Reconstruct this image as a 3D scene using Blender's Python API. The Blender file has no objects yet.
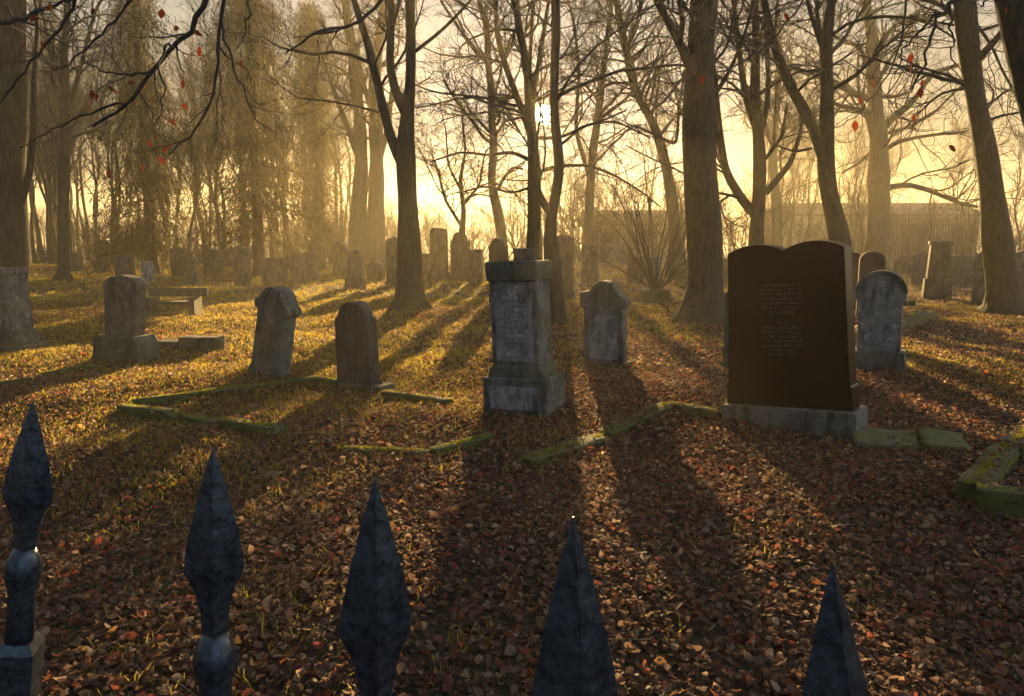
import bpy, bmesh, math, random
import numpy as np
from mathutils import Vector, Matrix, noise as mnoise

rng = np.random.default_rng(7)
random.seed(7)
R = math.radians
scene = bpy.context.scene
COL = scene.collection

# ------------------------------------------------------------------ camera
F_PX, CU, CV, CAM_H, HORIZON = 740.0, 512.0, 348.0, 1.55, 236.0
PITCH = math.atan((CV - HORIZON) / F_PX)
cam = bpy.data.objects.new('camera', bpy.data.cameras.new('camera'))
COL.objects.link(cam)
cam.location = (0, 0, CAM_H)
cam.rotation_euler = (math.pi / 2 - PITCH, 0, 0)
cam.data.sensor_width = 36
cam.data.lens = F_PX / 1024 * 36
cam.data.clip_start = 0.05
cam.data.clip_end = 3000
scene.camera = cam


def ray(u, v):
    x, y = (u - CU) / F_PX, (CV - v) / F_PX
    return np.array([x, math.cos(PITCH) + y * math.sin(PITCH), -math.sin(PITCH) + y * math.cos(PITCH)])


# ------------------------------------------------------------------ sky, sun, exposure
SUN = ray(545, 115)
SUN /= np.linalg.norm(SUN)
SUN_EL = math.asin(SUN[2])
SUN_AZ = math.atan2(SUN[0], SUN[1])          # clockwise from +Y
world = bpy.data.worlds.new('World')
scene.world = world
world.use_nodes = True
wn, wl = world.node_tree.nodes, world.node_tree.links
wn.clear()
sky = wn.new('ShaderNodeTexSky')
sky.sky_type = 'NISHITA'
sky.sun_disc = False
sky.sun_elevation = SUN_EL
sky.sun_rotation = SUN_AZ
sky.air_density = 0.8
sky.dust_density = 0.6
sky.ozone_density = 1.0
bg = wn.new('ShaderNodeBackground')
bg.inputs['Strength'].default_value = 0.05
# the sun itself, a small bright disc in the sky plus an orange halo painted in for its glare
tc = wn.new('ShaderNodeTexCoord')
dot = wn.new('ShaderNodeVectorMath'); dot.operation = 'DOT_PRODUCT'
dot.inputs[1].default_value = tuple(SUN)
wl.new(tc.outputs['Generated'], dot.inputs[0])
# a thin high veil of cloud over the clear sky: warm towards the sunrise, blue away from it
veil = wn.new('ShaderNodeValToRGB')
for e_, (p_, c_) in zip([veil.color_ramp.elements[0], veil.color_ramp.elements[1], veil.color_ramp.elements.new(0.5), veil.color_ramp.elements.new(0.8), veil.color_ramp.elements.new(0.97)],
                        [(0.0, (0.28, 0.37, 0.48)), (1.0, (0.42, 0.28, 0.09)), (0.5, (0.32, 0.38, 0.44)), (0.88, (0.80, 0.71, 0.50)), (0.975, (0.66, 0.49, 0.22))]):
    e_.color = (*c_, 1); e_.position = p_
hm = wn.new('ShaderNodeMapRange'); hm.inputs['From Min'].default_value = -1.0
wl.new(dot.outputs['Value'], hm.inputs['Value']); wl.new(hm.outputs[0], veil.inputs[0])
# the veil pales to cream grey higher up
sz = wn.new('ShaderNodeSeparateXYZ'); wl.new(tc.outputs['Generated'], sz.inputs[0])
zm = wn.new('ShaderNodeMapRange'); zm.interpolation_type = 'SMOOTHSTEP'
zm.inputs['From Min'].default_value = 0.08; zm.inputs['From Max'].default_value = 0.30; zm.inputs['To Max'].default_value = 0.85
wl.new(sz.outputs['Z'], zm.inputs['Value'])
front = wn.new('ShaderNodeMapRange'); front.inputs['From Min'].default_value = 0.0; front.inputs['From Max'].default_value = 0.8
wl.new(dot.outputs['Value'], front.inputs['Value'])
zf = wn.new('ShaderNodeMath'); zf.operation = 'MULTIPLY'; wl.new(zm.outputs[0], zf.inputs[0]); wl.new(front.outputs[0], zf.inputs[1])
pale = wn.new('ShaderNodeMix'); pale.data_type = 'RGBA'; pale.inputs[7].default_value = (0.74, 0.75, 0.70, 1)
wl.new(zf.outputs[0], pale.inputs['Factor']); wl.new(veil.outputs[0], pale.inputs[6])
vsc = wn.new('ShaderNodeVectorMath'); vsc.operation = 'SCALE'
# sky boosted to the right and behind, added to light the spears' right facets
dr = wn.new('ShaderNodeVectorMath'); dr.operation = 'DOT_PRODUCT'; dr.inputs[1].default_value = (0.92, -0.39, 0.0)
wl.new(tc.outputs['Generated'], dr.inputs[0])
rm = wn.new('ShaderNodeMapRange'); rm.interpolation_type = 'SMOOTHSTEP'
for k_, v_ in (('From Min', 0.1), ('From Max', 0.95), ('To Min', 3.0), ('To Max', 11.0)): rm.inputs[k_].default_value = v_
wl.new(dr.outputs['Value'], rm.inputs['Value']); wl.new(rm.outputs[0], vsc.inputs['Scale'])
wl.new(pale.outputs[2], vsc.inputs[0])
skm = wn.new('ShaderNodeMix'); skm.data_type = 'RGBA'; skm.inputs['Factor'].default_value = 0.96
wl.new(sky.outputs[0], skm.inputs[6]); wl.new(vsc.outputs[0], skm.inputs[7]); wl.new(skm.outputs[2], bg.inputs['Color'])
ac = wn.new('ShaderNodeMath'); ac.operation = 'ARCCOSINE'
wl.new(dot.outputs['Value'], ac.inputs[0])
ring = wn.new('ShaderNodeMapRange'); ring.interpolation_type = 'SMOOTHSTEP'
ring.inputs['From Min'].default_value = R(0.85); ring.inputs['From Max'].default_value = R(0.35)
wl.new(ac.outputs[0], ring.inputs['Value'])
disc = wn.new('ShaderNodeBackground')
disc.inputs['Color'].default_value = (1.0, 0.74, 0.36, 1)
mul = wn.new('ShaderNodeMath'); mul.operation = 'MULTIPLY'; mul.inputs[1].default_value = 10.0
wl.new(ring.outputs[0], mul.inputs[0]); wl.new(mul.outputs[0], disc.inputs['Strength'])
halo = wn.new('ShaderNodeMapRange'); halo.interpolation_type = 'SMOOTHERSTEP'
halo.inputs['From Min'].default_value = R(4.2); halo.inputs['From Max'].default_value = R(0.3); halo.inputs['To Max'].default_value = 0.10
wl.new(ac.outputs[0], halo.inputs['Value'])
hbg = wn.new('ShaderNodeBackground'); hbg.inputs['Color'].default_value = (1.0, 0.50, 0.10, 1)
wl.new(halo.outputs[0], hbg.inputs['Strength'])
addh = wn.new('ShaderNodeAddShader'); wl.new(disc.outputs[0], addh.inputs[0]); wl.new(hbg.outputs[0], addh.inputs[1])
addw = wn.new('ShaderNodeAddShader')
wo = wn.new('ShaderNodeOutputWorld')
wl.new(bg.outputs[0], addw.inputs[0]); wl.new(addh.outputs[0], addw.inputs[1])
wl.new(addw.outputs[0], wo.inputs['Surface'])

sl = bpy.data.lights.new('sun', 'SUN')
sl.energy = 5.0
sl.angle = R(0.5)
sl.color = (1.0, 0.65, 0.26)
so = bpy.data.objects.new('sun', sl)
COL.objects.link(so)
so.rotation_euler = Vector(SUN).to_track_quat('Z', 'Y').to_euler()
so.location = (2, 30, 20)

vs = scene.view_settings
vs.view_transform = 'Standard'; vs.look = 'None'; vs.gamma = 1.0; vs.use_curve_mapping = False
vs.exposure = 2.12
HAZE_DENSITY, HAZE_G = 0.0019, 0.57
HAZE_COLOR = (0.97, 0.88, 0.64, 1)
scene.render.engine = 'CYCLES'
cy = scene.cycles
cy.use_denoising = True
cy.max_bounces = 6; cy.diffuse_bounces = 2; cy.glossy_bounces = 2
cy.transmission_bounces = 2; cy.transparent_max_bounces = 6; cy.volume_bounces = 0
cy.caustics_reflective = False; cy.caustics_refractive = False
cy.sample_clamp_indirect = 4


# ------------------------------------------------------------------ helpers
def terrain(x, y):
    x = np.asarray(x, float); y = np.asarray(y, float)
    far = np.clip((np.hypot(x, y) - 2) / 10, 0, 1)
    h = 0.030 * np.sin(1.3 * x + 0.7 * y) + 0.025 * np.sin(2.1 * y - 0.9 * x + 1.0)
    h += 0.012 * np.sin(4.3 * x + 1.1) * np.sin(3.7 * y + 0.3)
    h += far * 0.06 * np.sin(0.21 * x + 0.4) * np.sin(0.17 * y + 1.2)
    return h


def ground(u, v):
    d = ray(u, v)
    t = -CAM_H / min(d[2], -1e-3)
    for _ in range(6):
        p = d * t
        t = (float(terrain(p[0], p[1])) - CAM_H) / d[2]
    p = d * t
    return np.array([p[0], p[1], float(terrain(p[0], p[1]))])


def at(u, v, Y):
    d = ray(u, v)
    p = d * (Y / d[1])
    return np.array([p[0], p[1], p[2] + CAM_H])


def px(Y):
    """metres per pixel at forward distance Y (near the horizon line)"""
    return Y / F_PX / math.cos(PITCH) * 0.99


def tag(o, label=None, cat=None, group=None, kind=None):
    if label: o['label'] = label
    if cat: o['category'] = cat
    if group: o['group'] = group
    if kind: o['kind'] = kind
    return o


def empty(name, loc, rot=(0, 0, 0)):
    o = bpy.data.objects.new(name, None)
    o.empty_display_size = 0.2
    o.location = tuple(loc); o.rotation_euler = rot
    COL.objects.link(o)
    return o


def link_mesh(name, me, mat, parent=None, smooth=False):
    if mat: me.materials.append(mat)
    if smooth:
        me.polygons.foreach_set('use_smooth', np.ones(len(me.polygons), bool))
    o = bpy.data.objects.new(name, me)
    COL.objects.link(o)
    if parent: o.parent = parent
    return o


def np_mesh(name, V, F, mat, parent=None, smooth=False, colors=None):
    """V (n,3); F (m,k) one face size; colors (m,3) per face"""
    V = np.asarray(V, np.float32); F = np.asarray(F, np.int32)
    me = bpy.data.meshes.new(name)
    me.vertices.add(len(V)); me.vertices.foreach_set('co', V.ravel())
    m, k = F.shape
    me.loops.add(m * k); me.loops.foreach_set('vertex_index', F.ravel())
    me.polygons.add(m)
    me.polygons.foreach_set('loop_start', np.arange(0, m * k, k, dtype=np.int32))
    me.polygons.foreach_set('loop_total', np.full(m, k, np.int32))
    me.update(calc_edges=True)
    if colors is not None:
        ca = me.color_attributes.new('Tint', 'FLOAT_COLOR', 'CORNER')
        c = np.ones((m * k, 4), np.float32)
        c[:, :3] = np.repeat(np.asarray(colors, np.float32), k, axis=0)
        ca.data.foreach_set('color', c.ravel())
    return link_mesh(name, me, mat, parent, smooth)


def bm_obj(name, bm, mat, parent=None, smooth=False):
    me = bpy.data.meshes.new(name)
    bmesh.ops.recalc_face_normals(bm, faces=bm.faces)
    bm.to_mesh(me); bm.free()
    return link_mesh(name, me, mat, parent, smooth)


def copy_tree(o, parent=None):
    c = o.copy(); COL.objects.link(c)
    if parent: c.parent = parent
    for ch in [x for x in o.children]:
        copy_tree(ch, c)
    return c


def norm(a):
    return a / np.maximum(np.linalg.norm(a, axis=-1, keepdims=True), 1e-9)


def tubes(P, Rr, S):
    """P (N,K,3), Rr (N,K) -> verts, quads of N open tapered tubes with S sides"""
    N, K, _ = P.shape
    T = norm(np.gradient(P, axis=1))
    ref = np.where(np.abs(T[:, :1, 2:3]) > 0.75, np.array([1.0, 0.13, 0]), np.array([0.1, 0.05, 1.0]))
    A = norm(np.cross(T, np.broadcast_to(ref, T.shape)))
    B = np.cross(T, A)
    a = np.linspace(0, 2 * np.pi, S, endpoint=False)
    V = P[:, :, None] + Rr[:, :, None, None] * (np.cos(a)[None, None, :, None] * A[:, :, None] + np.sin(a)[None, None, :, None] * B[:, :, None])
    V = V.reshape(-1, 3)
    n = np.arange(N)[:, None, None] * K * S; k = np.arange(K - 1)[None, :, None] * S; s = np.arange(S)[None, None, :]
    s2 = (s + 1) % S
    q = np.stack([n + k + s, n + k + s2, n + k + S + s2, n + k + S + s], -1)
    return V, q.reshape(-1, 4)


def cat_geo(parts):
    Vs, Fs, o = [], [], 0
    for V, F in parts:
        Vs.append(V); Fs.append(F + o); o += len(V)
    return np.concatenate(Vs), np.concatenate(Fs)


def resample(pts, n):
    """smooth resample of a polyline of vectors with any number of columns"""
    pts = np.asarray(pts, float)
    d = np.r_[0, np.cumsum(np.linalg.norm(np.diff(pts[:, :3], axis=0), axis=1))]
    t = np.linspace(0, d[-1], n)
    lin = np.stack([np.interp(t, d, pts[:, c]) for c in range(pts.shape[1])], 1)
    for _ in range(2):
        lin[1:-1] = 0.25 * lin[:-2] + 0.5 * lin[1:-1] + 0.25 * lin[2:]
    return lin


def sprout(P, Rr, n, tlo, thi, length, ang, K, taper=0.55, up=0.25, wander=0.16, rmin=0.004, droop=0.0):
    """n children on random places of the parent tubes"""
    N, Kp, _ = P.shape
    seglen = np.linalg.norm(np.diff(P, axis=1), axis=2).sum(1)
    w = seglen / seglen.sum()
    i = rng.choice(N, n, p=w)
    t = tlo + (thi - tlo) * rng.random(n) ** 0.8
    f = t * (Kp - 1); k0 = np.minimum(f.astype(int), Kp - 2); fr = (f - k0)[:, None]
    base = P[i, k0] * (1 - fr) + P[i, k0 + 1] * fr
    tan = norm(P[i, k0 + 1] - P[i, k0])
    pr = Rr[i, k0] * (1 - fr[:, 0]) + Rr[i, k0 + 1] * fr[:, 0]
    rv = norm(rng.normal(size=(n, 3)))
    side = norm(np.cross(tan, rv))
    th = np.radians(ang[0] + (ang[1] - ang[0]) * rng.random(n))[:, None]
    d = norm(np.cos(th) * tan + np.sin(th) * side + np.array([0, 0, up]))
    L = length[0] + (length[1] - length[0]) * rng.random(n)
    L = L * (1.15 - 0.6 * t)
    C = np.zeros((n, K, 3)); C[:, 0] = base
    bend = rng.normal(size=(n, 3)) * wander
    for k in range(1, K):
        d = norm(d + rng.normal(size=(n, 3)) * wander + bend * 0.5 + np.array([0, 0, up * 0.3 - droop]))
        C[:, k] = C[:, k - 1] + d * (L / (K - 1))[:, None]
    r0 = np.maximum(np.minimum(pr * taper * (0.6 + 0.5 * rng.random(n)), L * 0.022), rmin)
    prof = np.linspace(1, 0.35, K)
    return C, np.maximum(r0[:, None] * prof, rmin * 0.55)


# ------------------------------------------------------------------ materials
def new_mat(name):
    m = bpy.data.materials.new(name); m.use_nodes = True
    nt = m.node_tree
    return m, nt.nodes, nt.links, nt.nodes['Principled BSDF']


def ramp(nodes, stops):
    r = nodes.new('ShaderNodeValToRGB')
    while len(r.color_ramp.elements) < len(stops):
        r.color_ramp.elements.new(0.5)
    for e, (p, c) in zip(r.color_ramp.elements, stops):
        e.position = p; e.color = (*c, 1)
    return r


def noise(nodes, links, scale, detail=6, rough=0.6, coord='Object', stretch=None):
    tcn = nodes.new('ShaderNodeTexCoord')
    n = nodes.new('ShaderNodeTexNoise')
    n.inputs['Scale'].default_value = scale; n.inputs['Detail'].default_value = detail; n.inputs['Roughness'].default_value = rough
    if stretch:
        mp = nodes.new('ShaderNodeMapping'); mp.inputs['Scale'].default_value = stretch
        links.new(tcn.outputs[coord], mp.inputs[0]); links.new(mp.outputs[0], n.inputs['Vector'])
    else:
        links.new(tcn.outputs[coord], n.inputs['Vector'])
    return n


def mixc(nodes, links, fac, a, b):
    m = nodes.new('ShaderNodeMix'); m.data_type = 'RGBA'
    if hasattr(fac, 'links') or hasattr(fac, 'is_linked'): links.new(fac, m.inputs['Factor'])
    else: m.inputs['Factor'].default_value = fac
    for s, v in ((m.inputs[6], a), (m.inputs[7], b)):
        if isinstance(v, tuple): s.default_value = (*v, 1)
        else: links.new(v, s)
    return m.outputs[2]


def bump(nodes, links, bsdf, src, strength, dist=0.02):
    b = nodes.new('ShaderNodeBump'); b.inputs['Strength'].default_value = strength; b.inputs['Distance'].default_value = dist
    links.new(src, b.inputs['Height']); links.new(b.outputs[0], bsdf.inputs['Normal'])


def stone_mat(name, dark, light, moss=0.35, scale=5.0, rough=0.85, moss_col=(0.055, 0.065, 0.015)):
    m, n, l, b = new_mat(name)
    n1 = noise(n, l, scale, 8, 0.65)
    r1 = ramp(n, [(0.32, dark), (0.68, light)]); l.new(n1.outputs[0], r1.inputs[0])
    n2 = noise(n, l, scale * 2.6, 10, 0.7)
    r2 = ramp(n, [(0.56, (0, 0, 0)), (0.66, (1, 1, 1))]); l.new(n2.outputs[0], r2.inputs[0])
    lich = mixc(n, l, r2.outputs[0], r1.outputs[0], tuple(min(1, c * 1.35 + 0.02) for c in light))
    st = noise(n, l, 4.0, 8, 0.7, stretch=(2.2, 2.2, 0.6))
    r4 = ramp(n, [(0.48, (0, 0, 0)), (0.62, (1, 1, 1))]); l.new(st.outputs[0], r4.inputs[0])
    lich = mixc(n, l, r4.outputs[0], lich, tuple(c * 0.6 for c in dark))
    n3 = noise(n, l, scale * 0.8, 6, 0.7)
    r3 = ramp(n, [(0.62 - 0.25 * moss, (0, 0, 0)), (0.78 - 0.2 * moss, (1, 1, 1))]); l.new(n3.outputs[0], r3.inputs[0])
    c = mixc(n, l, r3.outputs[0], lich, moss_col)
    l.new(c, b.inputs['Base Color'])
    b.inputs['Roughness'].default_value = rough
    fine = noise(n, l, scale * 9, 8, 0.7)
    bump(n, l, b, fine.outputs[0], 0.5, 0.012)
    return m


def bark_mat(name, dark, light, moss=0.0):
    m, n, l, b = new_mat(name)
    n1 = noise(n, l, 9.0, 8, 0.7, stretch=(2.2, 2.2, 0.35))
    r1 = ramp(n, [(0.35, dark), (0.65, light)]); l.new(n1.outputs[0], r1.inputs[0])
    col = r1.outputs[0]
    if moss:
        n3 = noise(n, l, 1.6, 6, 0.7)
        r3 = ramp(n, [(0.6 - 0.2 * moss, (0, 0, 0)), (0.75, (1, 1, 1))]); l.new(n3.outputs[0], r3.inputs[0])
        col = mixc(n, l, r3.outputs[0], col, (0.05, 0.06, 0.02))
    l.new(col, b.inputs['Base Color'])
    b.inputs['Roughness'].default_value = 0.9
    bump(n, l, b, n1.outputs[0], 0.9, 0.04)
    return m


def leaf_mat(name, trans=0.45, tint=1.0, rough=0.55):
    m, n, l, b = new_mat(name)
    a = n.new('ShaderNodeAttribute'); a.attribute_name = 'Tint'
    l.new(a.outputs['Color'], b.inputs['Base Color'])
    b.inputs['Roughness'].default_value = rough
    b.inputs['Specular IOR Level'].default_value = 0.18
    t = n.new('ShaderNodeBsdfTranslucent')
    g = n.new('ShaderNodeVectorMath'); g.operation = 'SCALE'; g.inputs['Scale'].default_value = tint
    l.new(a.outputs['Color'], g.inputs[0]); l.new(g.outputs[0], t.inputs['Color'])
    mx = n.new('ShaderNodeMixShader'); mx.inputs[0].default_value = trans
    l.new(b.outputs[0], mx.inputs[1]); l.new(t.outputs[0], mx.inputs[2])
    l.new(mx.outputs[0], n['Material Output'].inputs['Surface'])
    return m


M = {}
M['granite_red'], n_, l_, b_ = new_mat('granite_red')
nz = noise(n_, l_, 90, 4, 0.6); rr = ramp(n_, [(0.4, (0.006, 0.003, 0.003)), (0.62, (0.020, 0.008, 0.0075))]); l_.new(nz.outputs[0], rr.inputs[0])
l_.new(rr.outputs[0], b_.inputs['Base Color']); b_.inputs['Roughness'].default_value = 0.35; b_.inputs['Specular IOR Level'].default_value = 0.10
M['concrete'] = stone_mat('concrete', (0.075, 0.07, 0.062), (0.15, 0.143, 0.128), 0.25, 12)
M['grey_stone'] = stone_mat('grey_stone', (0.05, 0.05, 0.047), (0.16, 0.157, 0.145), 0.45, 5)
M['blue_stone'] = stone_mat('blue_stone', (0.085, 0.092, 0.098), (0.27, 0.28, 0.285), 0.12, 8)
M['pale_stone'] = stone_mat('pale_stone', (0.10, 0.104, 0.108), (0.27, 0.272, 0.272), 0.2, 6)
M['dark_stone'] = stone_mat('dark_stone', (0.032, 0.027, 0.024), (0.07, 0.06, 0.052), 0.2, 6)
M['brown_stone'] = stone_mat('brown_stone', (0.08, 0.066, 0.05), (0.18, 0.14, 0.09), 0.3, 5)
M['mossy_stone'] = stone_mat('mossy_stone', (0.055, 0.052, 0.04), (0.13, 0.125, 0.09), 0.65, 5, moss_col=(0.05, 0.052, 0.018))
M['carved'] = stone_mat('carved', (0.05, 0.05, 0.05), (0.09, 0.09, 0.085), 0.0, 12)
M['kerb'] = stone_mat('kerb', (0.07, 0.065, 0.05), (0.13, 0.12, 0.09), 1.15, 9, moss_col=(0.070, 0.072, 0.014))
M['gold_letters'], n_, l_, b_ = new_mat('inscription_grey'); b_.inputs['Base Color'].default_value = (0.16, 0.14, 0.13, 1); b_.inputs['Roughness'].default_value = 0.8
M['bark'] = bark_mat('bark', (0.014, 0.011, 0.008), (0.066, 0.052, 0.036), 0.5)
M['bark_smooth'] = bark_mat('bark_smooth', (0.04, 0.034, 0.026), (0.10, 0.086, 0.066), 0.8)
M['twig'], n_, l_, b_ = new_mat('twig'); b_.inputs['Base Color'].default_value = (0.05, 0.038, 0.028, 1); b_.inputs['Roughness'].default_value = 0.85
M['leaf'] = leaf_mat('leaf_litter', 0.45, 2.4, 0.62)
M['grass'] = leaf_mat('grass_blade', 0.62, 2.8)
M['needles'] = leaf_mat('needles', 0.35, 1.1)
M['red_leaf'] = leaf_mat('red_leaf', 0.55, 1.3)
M['iron'], n_, l_, b_ = new_mat('painted_iron')
nz = noise(n_, l_, 120, 6, 0.65); rr = ramp(n_, [(0.36, (0.012, 0.019, 0.030)), (0.66, (0.065, 0.085, 0.11)), (0.76, (0.20, 0.22, 0.24))]); l_.new(nz.outputs[0], rr.inputs[0])
l_.new(rr.outputs[0], b_.inputs['Base Color']); b_.inputs['Roughness'].default_value = 0.27; b_.inputs['Specular IOR Level'].default_value = 0.7; b_.inputs['Metallic'].default_value = 0.45
nz2 = noise(n_, l_, 200, 5, 0.6); bump(n_, l_, b_, nz2.outputs[0], 0.28, 0.002)
M['wood'] = bark_mat('weathered_wood', (0.06, 0.045, 0.03), (0.14, 0.11, 0.08))
M['roof'] = stone_mat('roof', (0.10, 0.06, 0.045), (0.17, 0.10, 0.08), 0.1, 2)
M['plaster'] = stone_mat('plaster', (0.25, 0.22, 0.18), (0.36, 0.33, 0.28), 0.0, 1.5)
M['window'], n_, l_, b_ = new_mat('window_pane'); b_.inputs['Base Color'].default_value = (0.03, 0.035, 0.04, 1); b_.inputs['Roughness'].default_value = 0.1

m, n_, l_, b_ = new_mat('soil')
n1 = noise(n_, l_, 7, 10, 0.7); r1 = ramp(n_, [(0.3, (0.022, 0.014, 0.009)), (0.55, (0.060, 0.037, 0.022)), (0.75, (0.10, 0.066, 0.036))]); l_.new(n1.outputs[0], r1.inputs[0])
n2 = noise(n_, l_, 0.35, 5, 0.6); r2 = ramp(n_, [(0.45, (0, 0, 0)), (0.62, (1, 1, 1))]); l_.new(n2.outputs[0], r2.inputs[0])
n3 = noise(n_, l_, 30, 6, 0.7); r3 = ramp(n_, [(0.35, (0.03, 0.032, 0.010)), (0.7, (0.085, 0.085, 0.028))]); l_.new(n3.outputs[0], r3.inputs[0])
l_.new(mixc(n_, l_, r2.outputs[0], r1.outputs[0], r3.outputs[0]), b_.inputs['Base Color'])
b_.inputs['Roughness'].default_value = 0.95
n4 = noise(n_, l_, 45, 8, 0.75); bump(n_, l_, b_, n4.outputs[0], 0.8, 0.03)
M['soil'] = m

# ------------------------------------------------------------------ ground
gx = np.concatenate([-np.geomspace(150, 9, 34), np.linspace(-8.6, 8.6, 120), np.geomspace(9, 150, 34)])
gy = np.concatenate([np.linspace(-45, -1, 12), np.linspace(0, 16, 120), np.geomspace(16.4, 240, 60)])
X, Y = np.meshgrid(gx, gy)
V = np.stack([X, Y, terrain(X, Y)], -1).reshape(-1, 3)
nx = len(gx)
ii, jj = np.meshgrid(np.arange(nx - 1), np.arange(len(gy) - 1))
b0 = (jj * nx + ii).ravel()
F = np.stack([b0, b0 + 1, b0 + nx + 1, b0 + nx], 1)
g = np_mesh('ground', V, F, M['soil'], smooth=True)
tag(g, kind='structure')

# ------------------------------------------------------------------ haze
hz, n_, l_, b_ = new_mat('morning_mist')
n_.remove(b_)
pv = n_.new('ShaderNodeVolumePrincipled')
pv.inputs['Color'].default_value = HAZE_COLOR
pv.inputs['Density'].default_value = HAZE_DENSITY
pv.inputs['Anisotropy'].default_value = HAZE_G
l_.new(pv.outputs[0], n_['Material Output'].inputs['Volume'])
bm = bmesh.new(); bmesh.ops.create_cube(bm, size=1)
bmesh.ops.transform(bm, matrix=Matrix.Translation((0, 97, 6.5)) @ Matrix.Diagonal((310, 300, 16, 1)), verts=bm.verts)
tag(bm_obj('haze', bm, hz), kind='stuff')


# ------------------------------------------------------------------ gravestones
def prism(outline, D, bevel=0.008, y0=0.0):
    """outline [(x,z)] counter-clockwise seen from the front; y runs 0 (front) to D (back)"""
    bm = bmesh.new()
    vs_ = [bm.verts.new((x, y0, z)) for x, z in outline]
    f = bm.faces.new(vs_)
    r = bmesh.ops.extrude_face_region(bm, geom=[f])
    bmesh.ops.translate(bm, verts=[e for e in r['geom'] if isinstance(e, bmesh.types.BMVert)], vec=(0, D, 0))
    bmesh.ops.recalc_face_normals(bm, faces=bm.faces)
    if bevel:
        es = [e for e in bm.edges if len(e.link_faces) == 2 and e.calc_face_angle(0) > 0.5]
        bmesh.ops.bevel(bm, geom=es, offset=bevel, segments=2, affect='EDGES', profile=0.6)
    return bm


def box_bm(x0, x1, y0, y1, z0, z1, bevel=0.008, top=1.0):
    bm = bmesh.new()
    r = bmesh.ops.create_cube(bm, size=1)
    cx, cy_ = (x0 + x1) / 2, (y0 + y1) / 2
    for v in r['verts']:
        k = top if v.co.z > 0 else 1.0
        v.co = Vector((cx + v.co.x * (x1 - x0) * k, cy_ + v.co.y * (y1 - y0) * k, z0 if v.co.z < 0 else z1))
    if bevel:
        bmesh.ops.bevel(bm, geom=list(bm.edges), offset=bevel, segments=2, affect='EDGES', profile=0.6)
    return bm


def arc(cx, cz, rx, rz, a0, a1, n=12):
    return [(cx + rx * math.cos(R(a)), cz + rz * math.sin(R(a))) for a in np.linspace(a0, a1, n)]


def rough_up(bm, amp, cuts=3):
    """worn stone: subdivide and nudge"""
    bmesh.ops.subdivide_edges(bm, edges=[e for e in bm.edges if e.calc_length() > 0.08], cuts=cuts, use_grid_fill=True)
    for v in bm.verts:
        p = v.co * 7
        v.co += v.normal * amp * (math.sin(p.x * 1.7 + p.z) + math.sin(p.y * 2.3 + p.x * 0.9) + math.sin(p.z * 2.9 + p.y)) / 2
    return bm


def text_rows(name, x0, x1, z_rows, h, y, mat, parent, fill=0.85, center=True, seed=1):
    """worn lettering too blurred to read: rows of short broken strokes cut in the face"""
    rn = random.Random(seed)
    bm = bmesh.new()
    for z, wfrac in z_rows:
        w = (x1 - x0) * wfrac; cx = (x0 + x1) / 2
        x = cx - w / 2
        while x < cx + w / 2:
            cw = h * rn.uniform(0.35, 0.75)
            for _ in range(rn.choice((1, 2, 2, 3))):
                if rn.random() < 0.55:
                    a, bb = (h * 0.13, h * rn.uniform(0.6, 1))
                else:
                    a, bb = (cw * rn.uniform(0.6, 1), h * 0.13)
                ox, oz = x + rn.uniform(0, max(0.001, cw - a)), z + rn.uniform(0, max(0.001, h - bb))
                v = [bm.verts.new((ox + dx * a, y, oz + dz * bb)) for dx, dz in ((0, 0), (1, 0), (1, 1), (0, 1))]
                bm.faces.new(v)
            x += cw + h * (0.18 if rn.random() < 0.8 else 0.55)
    return bm_obj(name, bm, mat, parent)


def stone_root(label, u, v, yaw, lean=0, pitch=0, cat='gravestone', name='gravestone', group=None, sink=0.03, Y=None):
    p = ground(u, v) if Y is None else at(u, v, Y)
    if Y is not None:
        p[2] = float(terrain(p[0], p[1]))
    e = empty(name, (p[0], p[1], p[2] - sink))
    e.rotation_mode = 'ZYX'
    e.rotation_euler = Matrix.Rotation(R(yaw), 3, 'Z').to_euler() if not (lean or pitch) else \
        (Matrix.Rotation(R(yaw), 3, 'Z') @ Matrix.Rotation(R(lean), 3, 'Y') @ Matrix.Rotation(R(pitch), 3, 'X')).to_euler('ZYX')
    tag(e, label, cat, group)
    return e


# central pillar
s = stone_root('weathered grey pillar gravestone with flat cap and stepped base, nearest one in the middle', 515, 416, -25, -2.5)
D = 0.30
s.scale = (1.13, 1.1, 1.03)
bm_obj('base', rough_up(prism([(-0.275, 0), (0.275, 0), (0.27, 0.35), (-0.27, 0.35)], 0.40, 0.012), 0.002), M['grey_stone'], s)
bm_obj('plinth', prism([(-0.235, 0.35), (0.235, 0.35), (0.225, 0.40), (0.20, 0.45), (-0.20, 0.45), (-0.225, 0.40)], D + 0.02, 0.008, 0.03), M['mossy_stone'], s)
bm_obj('shaft', rough_up(prism([(-0.20, 0.448), (0.20, 0.448), (0.195, 1.17), (-0.195, 1.17)], D - 0.02, 0.01, 0.05), 0.0015), M['grey_stone'], s)
bm_obj('cap', rough_up(prism([(-0.215, 1.168), (0.215, 1.168), (0.22, 1.315), (0.20, 1.335), (-0.21, 1.335), (-0.225, 1.31)], D + 0.02, 0.012, 0.03), 0.003), M['mossy_stone'], s)
p = bm_obj('inscription_panel', prism([(-0.155, 0.49), (0.155, 0.49), (0.152, 1.13), (-0.152, 1.13)], 0.02, 0.004, 0.038), M['blue_stone'], s)
text_rows('inscription', -0.13, 0.13, [(1.08 - 0.045 * k, 0.9 - 0.06 * (k % 3)) for k in range(11)], 0.026, 0.0365, M['carved'], p, seed=3)
bm_obj('base_panel', prism([(-0.21, 0.08), (0.21, 0.08), (0.21, 0.28), (-0.21, 0.28)], 0.02, 0.004, -0.011), M['blue_stone'], s)

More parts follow.
